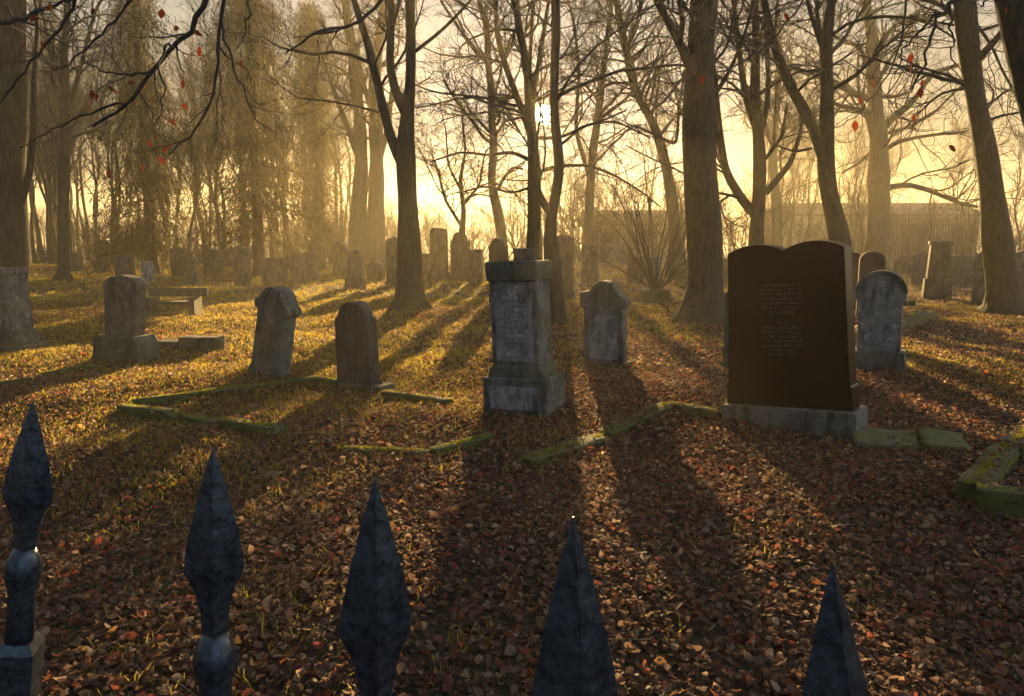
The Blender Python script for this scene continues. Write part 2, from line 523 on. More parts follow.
# dark red double stone
s = stone_root('large polished dark red granite double gravestone with two shallow arches, concrete base', 785, 432, -39, -4.5)
W = 0.485
bm_obj('base', prism([(-0.52, 0), (0.54, 0), (0.54, 0.22), (-0.52, 0.22)], 0.36, 0.012, -0.02), M['concrete'], s)
top = [(W, 1.40)] + [(W * (0.5 + 0.5 * t), 1.405 + 0.055 * (1 - (2 * abs(t - 0.0)) ** 2 / 4 if False else 1 - t * t)) for t in np.linspace(0.97, -0.97, 12)] + \
      [(0.0, 1.40)] + [(-W * (0.5 - 0.5 * t), 1.405 + 0.055 * (1 - t * t)) for t in np.linspace(0.97, -0.97, 12)] + [(-W, 1.40)]
slab = bm_obj('slab', prism([(-W, 0.40), (-W * 1.03, 0.39), (-W * 1.03, 0.218), (W * 1.03, 0.218), (W * 1.03, 0.39), (W, 0.40)] + top, 0.20, 0.006, 0.06), M['granite_red'], s)
for vt in slab.data.vertices:
    vt.co.x *= 1 - 0.055 * (vt.co.z - 0.2)
    vt.co.z = 0.2 + (vt.co.z - 0.2) * 1.055
text_rows('inscription', -0.19, 0.13, [(1.19 - 0.036 * k, f) for k, f in enumerate((0.95, 0.98, 1, 0.95, 1.0, 0.96, 0.6))] + [(0.895, 0.2)] +
          [(0.85 - 0.036 * k, f) for k, f in enumerate((0.98, 1, 0.97, 1.0, 0.96, 0.6, 0.7))], 0.020, 0.0585, M['gold_letters'], slab, seed=5)

# trefoil head leaning right
s = stone_root('slim grey gravestone with knobbed rounded head, leaning right, between two dark stones', 262, 377, -30, 13)
s.scale = (1.22, 1.0, 1.02)
out = [(-0.20, 0.0), (0.20, 0), (0.185, 0.1), (0.165, 0.14), (0.155, 0.74)] + arc(0.165, 0.80, 0.045, 0.06, -70, 80, 7) + arc(0.0, 0.865, 0.145, 0.15, 15, 165, 12) + arc(-0.165, 0.80, 0.045, 0.06, 100, 250, 7) + [(-0.155, 0.74), (-0.165, 0.14), (-0.185, 0.1)]
body = bm_obj('slab', prism(out, 0.2, 0.014), M['grey_stone'], s)
bm_obj('panel', prism([(-0.10, 0.2), (0.10, 0.2), (0.10, 0.70), (-0.10, 0.70)], 0.02, 0.004, -0.008), M['brown_stone'], s)

# dark shouldered arch
s = stone_root('dark brown gravestone with shouldered round arch, standing at the corner of mossy kerbs', 354, 392, -27, -1)
out = [(-0.235, 0), (0.255, 0), (0.245, 0.12), (0.215, 0.16), (0.205, 0.76), (0.19, 0.79), (0.165, 0.79)] + arc(0, 0.79, 0.165, 0.155, 8, 172, 14) + [(-0.165, 0.79), (-0.19, 0.79), (-0.205, 0.76), (-0.215, 0.16), (-0.235, 0.12)]
body = bm_obj('slab', prism(out, 0.16, 0.012), M['dark_stone'], s)
text_rows('inscription', -0.15, 0.15, [(0.74 - 0.05 * k, 0.9 - 0.08 * (k % 2)) for k in range(7)], 0.024, -0.002, M['carved'], body, seed=8)
bm_obj('base', rough_up(box_bm(-0.2, 0.33, -0.02, 0.26, 0, 0.11, 0.02), 0.006), M['mossy_stone'], s)

# leaning slab on block, left
s = stone_root('brown gravestone with rounded top tilted on a wide green block base', 115, 364, -22, 0)
s.scale = (1.12, 1.0, 1.0)
bm_obj('base', rough_up(prism([(-0.36, 0), (0.36, 0), (0.345, 0.3), (0.30, 0.385), (-0.27, 0.385), (-0.335, 0.30)], 0.34, 0.02), 0.005), M['mossy_stone'], s)
sl_ = [(-0.23, 0.38), (0.23, 0.38), (0.25, 0.99)] + arc(0.10, 1.0, 0.15, 0.12, 5, 75, 8) + arc(0, 0.93, 0.25, 0.205, 65, 115, 6) + arc(-0.10, 1.0, 0.15, 0.12, 105, 175, 8) + [(-0.25, 0.99)]
tlt = [(x + (z - 0.38) * 0.10, z) for x, z in sl_]
bm_obj('slab', prism(tlt, 0.15, 0.014, 0.1), M['brown_stone'], s)

# low ledge beside it
s = stone_root('low rough mossy stone ledge running right from the tilted rounded gravestone', 186, 352, -8, 0, cat='ledge', name='stone_ledge')
for k, (a, b_, h) in enumerate(((-0.45, -0.12, 0.17), (-0.115, 0.2, 0.225), (0.205, 0.43, 0.235))):
    bm_obj('block', rough_up(box_bm(a, b_, 0, 0.24, 0, h, 0.02), 0.008), M['mossy_stone'], s)

# far-left tall pillar
s = stone_root('tall grey pillar gravestone on a stepped base before the thick trunk at the left edge', -9, 352, -20, 0)
bm_obj('base', rough_up(box_bm(-0.5, 0.52, -0.08, 0.5, 0, 0.14, 0.015), 0.005), M['mossy_stone'], s)
bm_obj('plinth', rough_up(box_bm(-0.42, 0.42, 0, 0.44, 0.14, 0.33, 0.02, 0.92), 0.004), M['mossy_stone'], s)
bm_obj('shaft', rough_up(box_bm(-0.36, 0.345, 0.03, 0.40, 0.328, 1.10, 0.012, 0.97), 0.002), M['grey_stone'], s)
bm_obj('cap', box_bm(-0.37, 0.355, 0.02, 0.41, 1.098, 1.19, 0.02, 0.97), M['grey_stone'], s)
bm_obj('panel', box_bm(-0.24, 0.23, 0.012, 0.06, 0.42, 1.02, 0.004), M['pale_stone'], s)

# small pediment stone
s = stone_root('small grey gravestone with scrolled dome pediment, right of the forked tree trunk', 603, 367, -22, -1)
s.scale = (1.18, 1.1, 1.03)
out = [(-0.205, 0), (0.205, 0), (0.20, 0.70), (0.235, 0.72), (0.24, 0.80), (0.165, 0.86)] + arc(0.0, 0.88, 0.135, 0.135, 10, 165, 12) + [(-0.15, 0.90), (-0.235, 0.885), (-0.245, 0.72), (-0.20, 0.70)]
bm_obj('slab', prism(out, 0.2, 0.012), M['grey_stone'], s)
bm_obj('panel', prism([(-0.14, 0.12), (0.14, 0.12), (0.14, 0.58)] + arc(0, 0.58, 0.14, 0.06, 10, 170, 8) + [(-0.14, 0.58)], 0.02, 0.004, -0.006), M['blue_stone'], s)
bm_obj('base', rough_up(box_bm(-0.235, 0.235, -0.03, 0.24, 0, 0.07, 0.015), 0.005), M['mossy_stone'], s)

# pale arched stone on the right
s = stone_root('pale grey gravestone with moulded round arch behind the dark red granite stone', 877, 372, -30, -1.5)
bm_obj('base', rough_up(box_bm(-0.275, 0.285, -0.03, 0.28, 0, 0.27, 0.015, 0.97), 0.003), M['grey_stone'], s)
out = [(-0.225, 0.268), (0.225, 0.268), (0.225, 0.80), (0.262, 0.86), (0.262, 0.93)] + arc(0, 0.93, 0.262, 0.245, 4, 176, 18) + [(-0.262, 0.93), (-0.262, 0.86), (-0.225, 0.80)]
bm_obj('slab', prism(out, 0.17, 0.012, 0.03), M['pale_stone'], s)
bm_obj('panel', prism([(-0.15, 0.33), (0.15, 0.33), (0.15, 0.85)] + arc(0, 0.9, 0.16, 0.17, 0, 180, 14) + [(-0.15, 0.85)], 0.02, 0.006, 0.018), M['blue_stone'], s)
bm_obj('arch_moulding', prism([(x, z) for x, z in arc(0, 0.93, 0.27, 0.255, 0, 180, 18)] + [(x, z) for x, z in arc(0, 0.93, 0.215, 0.20, 180, 0, 18)], 0.2, 0.006, 0.012), M['grey_stone'], s)


def simple_stone(label, ul, ur, vt, vb, shape='flat', mat='brown_stone', base=0.0, yaw=-22, lean=0, Dm=0.22, Y=None, group='gravestones in the hazy rows behind'):
    """a farther gravestone from its left, right, top and ground line in the photograph"""
    u = (ul + ur) / 2
    s = stone_root(label, u, vb, yaw, lean, group=group, Y=Y)
    Yd = s.location.y
    k = px(Yd)
    c = math.cos(R(yaw) + math.atan((u - CU) / F_PX))
    h = CAM_H + (HORIZON - vt) * k * 1.0 - s.location.z
    W = max(0.12, ((ur - ul) * k - Dm * abs(math.sin(R(yaw)))) / max(0.5, c)) / 2
    z0 = 0.0
    if base:
        bm_obj('base', box_bm(-W * 1.18, W * 1.18, -0.04, Dm + 0.04, 0, h * base, 0.015, 0.94), M[mat], s)
        z0 = h * base - 0.002
        W *= 0.95
    if shape == 'flat':
        out = [(-W, z0), (W, z0), (W * 0.96, h), (-W * 0.96, h)]
    elif shape == 'round':
        out = [(-W, z0), (W, z0)] + arc(0, h - W * 0.75, W, W * 0.75, 0, 180, 14)
    elif shape == 'low':
        out = [(-W, z0), (W, z0)] + arc(0, h - W * 0.28, W, W * 0.28, 0, 180, 10)
    elif shape == 'point':
        out = [(-W, z0), (W, z0), (W, h - W * 0.45), (0, h), (-W, h - W * 0.45)]
    elif shape == 'shoulder':
        out = [(-W, z0), (W, z0), (W, h - W * 0.9), (W * 0.72, h - W * 0.9)] + arc(0, h - W * 0.72, W * 0.7, W * 0.72, 0, 180, 12) + [(-W * 0.72, h - W * 0.9), (-W, h - W * 0.9)]
    elif shape == 'pillar':
        out = [(-W, z0), (W, z0), (W * 0.86, h * 0.93), (W * 1.02, h * 0.94), (W * 1.02, h), (-W * 1.02, h), (-W * 1.02, h * 0.94), (-W * 0.86, h * 0.93)]
    bm_obj('slab', prism(out, Dm, 0.012), M[mat], s)
    return s


SS = simple_stone
# right-hand group
SS('dark rounded gravestone just behind the pale arched one, its top only showing', 855, 882, 251, 318, 'round', 'dark_stone', Dm=0.2, group=None)
SS('narrow dark round gravestone half hidden behind the granite stone and the dark rounded one', 842, 858, 252, 312, 'round', 'dark_stone', Dm=0.18, group=None)
SS('slim greenish gravestone edge showing left of the dark red granite stone', 720, 742, 288, 372, 'point', 'mossy_stone', Dm=0.14, group=None)
SS('tall tapering pillar gravestone on a two step base, right of the pale arched stone', 924, 950, 241, 299, 'pillar', 'brown_stone', 0.36, Dm=0.3, group=None)
SS('pale gravestone with slanted top peeking left behind the tapering pillar', 911, 930, 251, 285, 'point', 'concrete', Dm=0.2)
SS('broad pale gravestone with low arched top, right behind the tapering pillar', 945, 972, 255, 287, 'low', 'concrete', Dm=0.2)
SS('round topped grey gravestone against the leaning trunk on the right', 973, 1000, 248, 304, 'round', 'grey_stone', Dm=0.22, group=None)
SS('small hazy round gravestone in front of the far oak trunk', 893, 913, 255, 275, 'round', 'brown_stone')
SS('gravestone with pointed top at the right edge behind the leaning trunk', 1012, 1036, 248, 296, 'point', 'grey_stone')
# middle rows
SS('tall hazy slab gravestone with low arched top, right of the dark forked trunk', 429, 447, 228, 281, 'low', 'brown_stone', 0.16)
SS('dark shouldered gravestone between the tall slab and the short one', 449, 469, 232, 282, 'shoulder', 'dark_stone', 0.15)
SS('short flat gravestone right of the dark shouldered one', 467, 482, 249, 284, 'flat', 'brown_stone')
SS('dark gravestone with round knob top just behind the central pillar, left one', 487, 506, 238, 303, 'shoulder', 'dark_stone', group=None)
SS('grey flat topped gravestone peeking over the cap of the central pillar', 511, 535, 248, 305, 'flat', 'grey_stone', group=None)
SS('tall round shouldered gravestone just right of the forked trunk', 553, 573, 235, 300, 'low', 'brown_stone', 0.14)
SS('grey square topped gravestone behind the small domed one', 579, 598, 244, 288, 'flat', 'grey_stone', 0.12)
SS('pale gravestone behind the stems of the bare shrub', 646, 659, 256, 292, 'flat', 'pale_stone')
SS('hazy low gravestone left of the bare shrub stems', 626, 644, 257, 285, 'low', 'brown_stone')
SS('hazy gravestone between the bare shrub and the thick trunk', 673, 688, 260, 287, 'flat', 'brown_stone')
SS('hazy gravestone showing right of the thick trunk', 716, 734, 258, 284, 'round', 'brown_stone')
SS('pointed gravestone half hidden left of the dark forked trunk', 385, 405, 236, 286, 'point', 'brown_stone', 0.1)
SS('low round gravestone left of the pointed one by the dark forked trunk', 366, 383, 261, 281, 'round', 'brown_stone')
SS('slim pillar gravestone on a flared base in the golden haze', 345, 361, 249, 289, 'pillar', 'brown_stone', 0.3)
SS('faint rounded gravestone behind the slim flared pillar', 332, 347, 242, 276, 'round', 'brown_stone')
SS('faint rounded gravestone in front of the twin hazy trunks', 312, 325, 242, 270, 'round', 'brown_stone')
SS('right hand one of two square gravestones in the golden haze beside the conifer', 303, 316, 252, 282, 'flat', 'brown_stone')
SS('left hand one of two square gravestones in the golden haze beside the conifer', 289, 304, 254, 285, 'flat', 'brown_stone')
SS('wide gravestone in the haze under the tall conifer', 261, 285, 257, 285, 'flat', 'brown_stone')
SS('tall narrow gravestone under the left side of the tall conifer', 233, 247, 246, 287, 'low', 'brown_stone')
SS('faint small gravestone far back between the conifers', 222, 234, 247, 268, 'round', 'brown_stone')
SS('gravestone with sloping shoulders in the haze behind the bench end', 203, 221, 249, 278, 'shoulder', 'brown_stone')
SS('slim stepped gravestone just behind the right end of the bench', 183, 196, 257, 287, 'low', 'brown_stone', 0.25)
SS('reddish flat gravestone behind the slim stepped one', 171, 187, 248, 277, 'flat', 'brown_stone')
SS('small pale gravestone above the right shoulder of the tilted rounded one', 141, 151, 261, 283, 'flat', 'pale_stone')
SS('hazy gravestone behind the top of the tilted rounded one', 115, 131, 255, 281, 'flat', 'brown_stone')
SS('tall narrow slab gravestone standing alone on the far left grass', 95, 107, 240, 273, 'flat', 'brown_stone')
SS('short square gravestone far left, right of a tiny pale one', 70, 80, 252, 272, 'flat', 'brown_stone')
SS('tiny pale gravestone farthest left in the shade of the wood', 40, 47, 249, 263, 'low', 'pale_stone')
SS('gravestone showing right of the thick dark trunk in the golden light', 421, 430, 253, 279, 'flat', 'brown_stone')

# ------------------------------------------------------------------ grave kerbs
def lumpy(bm, amp, seg=0.045):
    for ax in range(3):
        es = [e for e in bm.edges if abs((e.verts[0].co - e.verts[1].co)[ax]) > seg * 1.5]
        if es:
            n = int(max(e.calc_length() for e in es) / seg)
            bmesh.ops.subdivide_edges(bm, edges=es, cuts=min(n, 30), use_grid_fill=True)
    off = Vector((random.uniform(0, 50), random.uniform(0, 50), 0))
    bm.normal_update()
    mv = []
    for v in bm.verts:
        a = mnoise.noise(v.co * 9 + off) + 0.6 * mnoise.noise(v.co * 24 + off)
        b = mnoise.noise(v.co * 3.2 - off)
        mv.append(v.normal * amp * a + Vector((0, 0, b * amp)))
    for v, d in zip(bm.verts, mv): v.co += d
    return bm


def moss_tufts(l, w, h, parent):
    n = int(l * w * 42000)
    c = np.stack([rng.uniform(0, l, n), rng.normal(size=n) * w * 0.33, np.full(n, h - 0.008)], 1)
    c[:, 1] = np.clip(c[:, 1], -w * 0.52, w * 0.52)
    c[:, 2] -= np.abs(c[:, 1]) ** 2 / w * 1.2
    keep = np.sin(c[:, 0] * 7.0 + parent.location.x) + np.sin(c[:, 0] * 17 + c[:, 1] * 40) + rng.normal(size=n) * 0.6 > -0.9
    c = c[keep]; n = len(c)
    d = norm(np.concatenate([rng.normal(size=(n, 2)) * 0.6, np.ones((n, 1))], 1)); a = rng.random(n) * 6.28
    sd = np.stack([np.cos(a), np.sin(a), 0 * a], 1) * rng.uniform(0.0025, 0.005, n)[:, None]
    V = np.stack([c - sd, c + sd, c + d * rng.uniform(0.010, 0.028, n)[:, None]], 1).reshape(-1, 3)
    F = np.arange(n * 3).reshape(-1, 3)
    colr = np.array([0.14, 0.15, 0.016]) * rng.uniform(0.5, 1.3, n)[:, None] + np.array([0.06, 0.03, 0.0]) * (rng.random(n) ** 3)[:, None]
    tag(np_mesh('moss', V, F, M['grass'], parent, colors=colr), kind='stuff')


KERBS = []


def kerb(label, segs, w=0.12, h=0.08, group='mossy grave kerbs'):
    """segs: list of ((u,v),(u,v)) along the top of each kerb stone"""
    c = ground(*segs[0][0])
    e = empty('grave_kerb', c)
    tag(e, label, 'grave kerb', group)
    for (a, b_) in segs:
        A, B = ground(*a), ground(*b_)
        L = np.linalg.norm(B - A)
        KERBS.append((A, B, w, h))
        n_b = max(1, int(round(L / 0.62)))
        for k in range(n_b):
            P = A + (B - A) * k / n_b; Q = A + (B - A) * (k + 1) / n_b
            l = np.linalg.norm(Q - P)
            bm = lumpy(box_bm(0.012, l - 0.012, -w / 2, w / 2, -0.08, h, 0.012), 0.007)
            ang = math.atan2(Q[1] - P[1], Q[0] - P[0]); tilt = math.atan2(Q[2] - P[2], l)
            o = bm_obj('kerb_stone', bm, M['kerb'], e)
            moss_tufts(l, w, h, o)
            o.location = tuple(P - c)
            o.rotation_euler = (rng.normal() * 0.06, -tilt + rng.normal() * 0.02, ang + rng.normal() * 0.02); o.location.z += rng.normal() * 0.008
    return e


kerb('mossy kerb frame in front of the slim knobbed stone, longest on the left', [((122, 414), (282, 437)), ((132, 409), (318, 383)), ((318, 383), (345, 389))])
kerb('short mossy kerb running right from the dark shouldered stone', [((384, 399), (452, 407))])
kerb('mossy kerb corner filled with red leaves left of the central pillar', [((342, 452), (430, 456)), ((430, 456), (492, 440))], 0.10, 0.05)
kerb('sunlit mossy kerb slanting up to the dark red granite stone', [((525, 466), (600, 440)), ((602, 438), (668, 411)), ((670, 410), (722, 420))], 0.15, 0.06)
kerb('mossy kerb corner cut by the right edge', [((1060, 420), (1005, 462)), ((1005, 462), (968, 504)), ((975, 508), (1060, 522))], 0.15, 0.12)
kerb('low kerb stones behind the pale arched stone', [((890, 306), (912, 308)), ((888, 332), (930, 320))], 0.25, 0.16)
kerb('thin pale kerb crossing the sunlit grass at the left edge', [((-30, 390), (34, 384)), ((40, 378), (100, 368))], 0.08, 0.06)
# mossy slab right of the granite stone
e = empty('moss_slab', ground(918, 447)); e.rotation_euler = (R(1.5), 0, R(-22))
tag(e, 'flat mossy grave slab in two pieces right of the dark red granite stone', 'grave slab')
for a, b_ in ((-0.42, 0.0), (0.02, 0.30)):
    bm_obj('slab_piece', lumpy(box_bm(a, b_, -0.16, 0.26, -0.05, 0.07 if a > 0 else 0.045, 0.0), 0.014), M['kerb'], e, smooth=True)

# ------------------------------------------------------------------ bench
s = stone_root('old wooden plank bench with slab ends half hidden behind the tilted rounded gravestone', 172, 319, 4, 0, cat='bench', name='park_bench')
k = px(s.location.y)
bm_obj('backrest', box_bm(-30 * k, 29 * k, 0.40, 0.45, 0.42, 0.58, 0.01), M['wood'], s)
bm_obj('seat', box_bm(-30 * k, 20 * k, 0.0, 0.40, 0.30, 0.35, 0.01), M['wood'], s)
for x in (-26 * k, 16 * k):
    bm_obj('leg', box_bm(x, x + 0.11, 0.02, 0.46, 0, 0.42, 0.01), M['brown_stone'], s)


# ------------------------------------------------------------------ trees
def px_line(pts, Y, drift=0.0):
    """[(u,v,width_px)] -> (n,4) points with radius; drift moves the tip in depth"""
    out = []
    for i, (u, v, w) in enumerate(pts):
        y = Y + drift * i / max(1, len(pts) - 1)
        p = at(u, v, y)
        out.append([*p, w * px(y) / 2])
    return out


def extend(line, top, n=4, wob=0.25):
    """carry a limb on above the frame until height top, thinning"""
    line = [list(q) for q in line]
    d = norm(np.array(line[-1][:3]) - np.array(line[-2][:3]))
    d[2] = max(d[2], 0.35)
    p = np.array(line[-1]); z0 = p[2]
    if z0 > top - 0.4: return line
    step = (top - z0) / n
    r0 = p[3]
    for i in range(1, n + 1):
        d = norm(d + rng.normal(size=3) * wob * np.array([1, 1, 0.2]) + np.array([0, 0, 0.25]))
        p = np.r_[p[:3] + d * step / max(d[2], 0.5), r0 * (1 - 0.8 * i / n)]
        line.append(list(p))
    return line


def bark_noise(P, S, amp):
    """slow swelling of a trunk's radius round and along it"""
    return None


def trunk_geo(line, K, S, flare=0.0):
    L = resample(line, K)
    Rr = L[:, 3].copy()
    if flare:
        z = L[:, 2] - L[0, 2]
        Rr *= 1 + flare * np.exp(-z / 0.22)
    V, F = tubes(L[None, :, :3], Rr[None], S)
    VV = V.reshape(K, S, 3)
    C = L[:, None, :3]
    a = np.arange(S) / S * 2 * np.pi
    ph = rng.random(4) * 6
    z = np.linspace(0, 1, K)[:, None] * np.linalg.norm(L[-1, :3] - L[0, :3])
    sw = 1 + 0.06 * np.sin(2 * a + ph[0] + z * 0.8) + 0.05 * np.sin(3 * a + ph[1] - z * 1.7) + 0.03 * np.sin(7 * a + ph[2] + z * 0.5) + 0.05 * np.sin(z * 3.1 + ph[3])
    if flare:
        zz = (L[:, 2] - L[0, 2])[:, None]
        sw = sw + 0.25 * flare * np.exp(-zz / 0.18) * np.sin(5 * a + ph[0])
    VV = C + (VV - C) * sw[:, :, None]
    return (VV.reshape(-1, 3), F), L[:, :3], Rr


def tree(label, Y, trunk, limbs, top=11, base=None, mat='bark', group=None, dens=1.0, flare=0.75, name='bare_tree', fine=True, spread=1.0, cat='tree', drifts=None, low=0.35, minb=0.0):
    """trunk and limbs in pixels at distance Y; limbs beyond the frame grow on to height top; twigs sprout from all"""
    tl = px_line(trunk, Y)
    if base is None:
        b = np.array(tl[0][:3]); b[2] = float(terrain(b[0], b[1])) - 0.05
        tl[0] = [tl[0][0], tl[0][1], b[2], tl[0][3]]
    o = np.array(tl[0][:3])
    e = empty(name, o)
    tag(e, label, cat, group)
    grow_on = trunk[-1][1] < 40
    if grow_on: tl = extend(tl, top)
    (V, F), P, Rr = trunk_geo(tl, 40, 16, flare)
    np_mesh('trunk', V - o, F, M[mat], e, smooth=True)
    Ps, Rs = [], []
    KK = 14
    q = resample(tl, KK)
    if grow_on:
        i0 = int(KK * low)
        qq = resample(q[i0:], KK)
        Ps.append(qq[:, :3]); Rs.append(qq[:, 3])
    for i, lb in enumerate(limbs):
        dr = (drifts[i] if drifts else rng.uniform(-0.12, 0.12) * Y * 0.4)
        ll = px_line(lb, Y, dr)
        if lb[-1][1] < 40: ll = extend(ll, top * rng.uniform(0.85, 1.0))
        (V, F), P, Rr = trunk_geo(ll, 24, 10)
        np_mesh('limb', V - o, F, M[mat], e, smooth=True)
        q = resample(ll, KK)
        Ps.append(q[:, :3]); Rs.append(q[:, 3])
    P0, R0 = np.array(Ps), np.array(Rs)
    n1 = int(16 * len(Ps) * dens)
    P1, R1 = sprout(P0, R0, n1, 0.1, 1.0, (1.3 * spread, 3.6 * spread), (35, 80), 9, 0.45, 0.10, 0.17, 0.007)
    P2, R2 = sprout(P1, R1, n1 * 8, 0.2, 1.0, (0.5 * spread, 1.5 * spread), (25, 65), 6, 0.6, 0.08, 0.2, 0.0048)
    parts = [tubes(P1, R1, 6), tubes(P2, R2, 4)]
    if fine:
        P3, R3 = sprout(P2, R2, n1 * 46, 0.2, 1.0, (0.25, 0.75), (20, 60), 4, 0.7, 0.05, 0.2, 0.0038)
        parts.append(tubes(P3, R3, 3))
    V, F = cat_geo(parts)
    np_mesh('twigs', V - o, F, M['twig'], e, smooth=True)
    return e, (P1, R1)


# thick trunk at the left edge, with a thin stem along it and the beech bough that hangs into the picture
t1, _ = tree('thick trunked beech at the left edge with a hanging bough of red leaves', 11.0,
             [(-8, 335, 60), (-6, 270, 54), (-3, 200, 50), (-2, 100, 50), (0, 0, 50)], [[(18, 215, 6), (33, 165, 6), (34, 110, 5), (33, 60, 4), (42, 10, 3)]], top=9.5, dens=0.8, drifts=[-0.4])
o1 = np.array(t1.location)


def bough(root, o, lines, Ydep, feeders, leaves, leaf_px, n_extra):
    """a near bough: traced twigs at about Ydep, fed by lines that come from the trunk above the frame"""
    parts, Ps, Rs = [], [], []
    for ln in feeders:
        q = resample(ln, 16); parts.append(tubes(q[None, :, :3], q[None, :, 3], 8))
    for ln, dep, dr in lines:
        q = resample(px_line(ln, dep, dr), 14)
        q[1:-1, :3] += rng.normal(size=(12, 3)) * 0.008
        parts.append(tubes(q[None, :, :3], q[None, :, 3], 6)); Ps.append(q[:, :3]); Rs.append(q[:, 3])
    P0, R0 = np.array(Ps), np.array(Rs)
    P1, R1 = sprout(P0, R0, n_extra, 0.15, 1, (0.2, 0.55), (30, 70), 7, 0.6, -0.02, 0.2, 0.0024)
    P2, R2 = sprout(P1, R1, n_extra * 4, 0.2, 1, (0.08, 0.28), (25, 60), 5, 0.7, -0.02, 0.2, 0.0016)
    parts += [tubes(P1, R1, 5), tubes(P2, R2, 4)]
    V, F = cat_geo(parts)
    np_mesh('bough', V - o, F, M['twig'], root, smooth=True)
    stalks = []
    Vs, Fs, Cs = [], [], []
    for (u, v, hang) in leaves:
        dep = Ydep + rng.uniform(-0.3, 0.3)
        c = at(u, v, dep); L = leaf_px * px(dep) * rng.uniform(0.55, 0.95); Wd = L * rng.uniform(0.2, 0.34)
        d = norm(np.array([rng.normal() * 0.4, rng.normal() * 0.3, -hang]))
        sd = norm(np.cross(d, norm(rng.normal(size=3) + np.array([0, -1.2, 0]))))
        nn = np.cross(d, sd)
        pet = np.array([c - d * L * 0.2, c - d * L * 0.2 + np.array([0, 0, 0.012]), c - d * L * 0.35 + np.array([rng.normal() * 0.01, 0, 0.04])])
        stalks.append(tubes(resample(pet, 5)[None], np.full((1, 5), 0.0011), 4))
        prof = [(0, 0.02), (0.2, 0.7), (0.45, 1), (0.75, 0.65), (1, 0.02)]
        b0 = sum(len(x) for x in Vs)
        vv = []
        for t, w in prof:
            ctr = c + d * L * (t - 0.2) + nn * L * 0.25 * (t - 0.4) ** 2
            vv += [ctr - sd * Wd * w + nn * Wd * 0.5 * w, ctr, ctr + sd * Wd * w + nn * Wd * 0.5 * w]
        Vs.append(np.array(vv))
        col = np.array([0.22, 0.035, 0.018]) * rng.uniform(0.45, 1.3) + np.array([0.05, 0.03, 0.0]) * rng.random()
        for k_ in range(4):
            for j in range(2):
                Fs.append([b0 + 3 * k_ + j, b0 + 3 * k_ + j + 1, b0 + 3 * k_ + 3 + j + 1, b0 + 3 * k_ + 3 + j]); Cs.append(col)
    np_mesh('leaf_stalks', *[(a_ - o if i_ == 0 else a_) for i_, a_ in enumerate(cat_geo(stalks))], M['twig'], root)
    np_mesh('leaves', np.concatenate(Vs) - o, np.array(Fs), M['red_leaf'], root, smooth=True, colors=np.array(Cs))


c1 = lambda pts, w: [(x / 2.9, y / 2.9, w + (wt - w) * i / max(1, len(pts) - 1)) for i, (x, y) in enumerate(pts) for wt in [w * 0.4]]
lines = [
    (c1([(605, -30), (600, 0), (575, 70), (500, 140), (435, 210), (385, 285), (330, 340), (270, 365)], 6.5), 4.5, 0.3),
    (c1([(435, 210), (380, 220), (330, 215), (280, 200), (240, 170)], 3), 4.6, 0.3),
    (c1([(385, 285), (320, 310), (250, 330), (150, 380), (60, 430)], 3), 4.6, 0.5),
    (c1([(655, -30), (655, 0), (640, 60), (632, 140), (635, 220), (625, 290), (570, 370), (490, 450)], 4.5), 4.3, 0.2),
    (c1([(640, 60), (670, 160), (710, 260), (740, 350), (790, 380)], 3), 4.35, 0.1),
    (c1([(-60, 100), (0, 70), (80, 45), (150, 20), (230, -10)], 6), 5.2, 0),
    (c1([(235, -20), (220, 0), (170, 80), (100, 180), (40, 240), (0, 300)], 4), 5.0, 0.4),
    (c1([(500, 140), (480, 110), (465, 200), (480, 300), (455, 350)], 3), 4.55, 0),
    (c1([(390, -10), (330, 60), (260, 130), (210, 180), (130, 210)], 3), 5.2, 0.2),
    (c1([(720, -20), (720, 40), (715, 90), (690, 140)], 3), 4.3, 0),
    (c1([(1120, -20), (1060, 50), (990, 90), (940, 80), (880, 120), (830, 150)], 4), 6.0, 0),
]
a0 = at(209, -10, 4.5); a1 = at(226, -10, 4.3); a2 = at(78, -6, 5.1); a3 = at(386, -6, 6.0)
hub = np.array([-3.4, 6.2, 4.9])
feed = [[[o1[0] + 0.2, o1[1], 5.6, 0.11], [-5.6, 8.8, 5.7, 0.085], [*hub, 0.05], [-2.6, 5.3, 3.9, 0.03], [*a0, 0.019]],
        [[*hub, 0.035], [-2.4, 5.2, 4.2, 0.024], [*a1, 0.014]],
        [[*hub, 0.035], [-3.2, 5.4, 3.6, 0.024], [*a2, 0.014]],
        [[*hub, 0.035], [-2.2, 6.2, 4.8, 0.024], [*a3, 0.014]]]
lv = [(145, 10, 1), (75, 125, 1), (118, 122, 1), (270, 25, 1), (470, 30, 1), (390, 130, .3), (385, 235, .5), (575, 140, 1), (320, 250, .6), (265, 265, 1), (258, 285, 1), (250, 300, 1.5), (278, 275, 1), (530, 300, 1.5), (532, 235, 1),
      (430, 410, .7), (485, 425, .5), (410, 480, 1), (460, 460, .8), (315, 495, .8), (700, 180, 1), (565, 90, .5), (495, 350, .3), (330, 265, .8), (140, 15, .4), (510, 75, .8), (95, 45, .7)]
bough(t1, o1, lines, 4.55, feed, [(x / 2.9, y / 2.9, h) for x, y, h in lv], 11, 60)

q3 = lambda pts, w0, w1: [(674 + x / 2.9, y / 2.9, w0 + (w1 - w0) * i / max(1, len(pts) - 1)) for i, (x, y) in enumerate(pts)]
q2 = lambda pts, w0, w1: [(340 + x / 2.9, y / 2.9, w0 + (w1 - w0) * i / max(1, len(pts) - 1)) for i, (x, y) in enumerate(pts)]

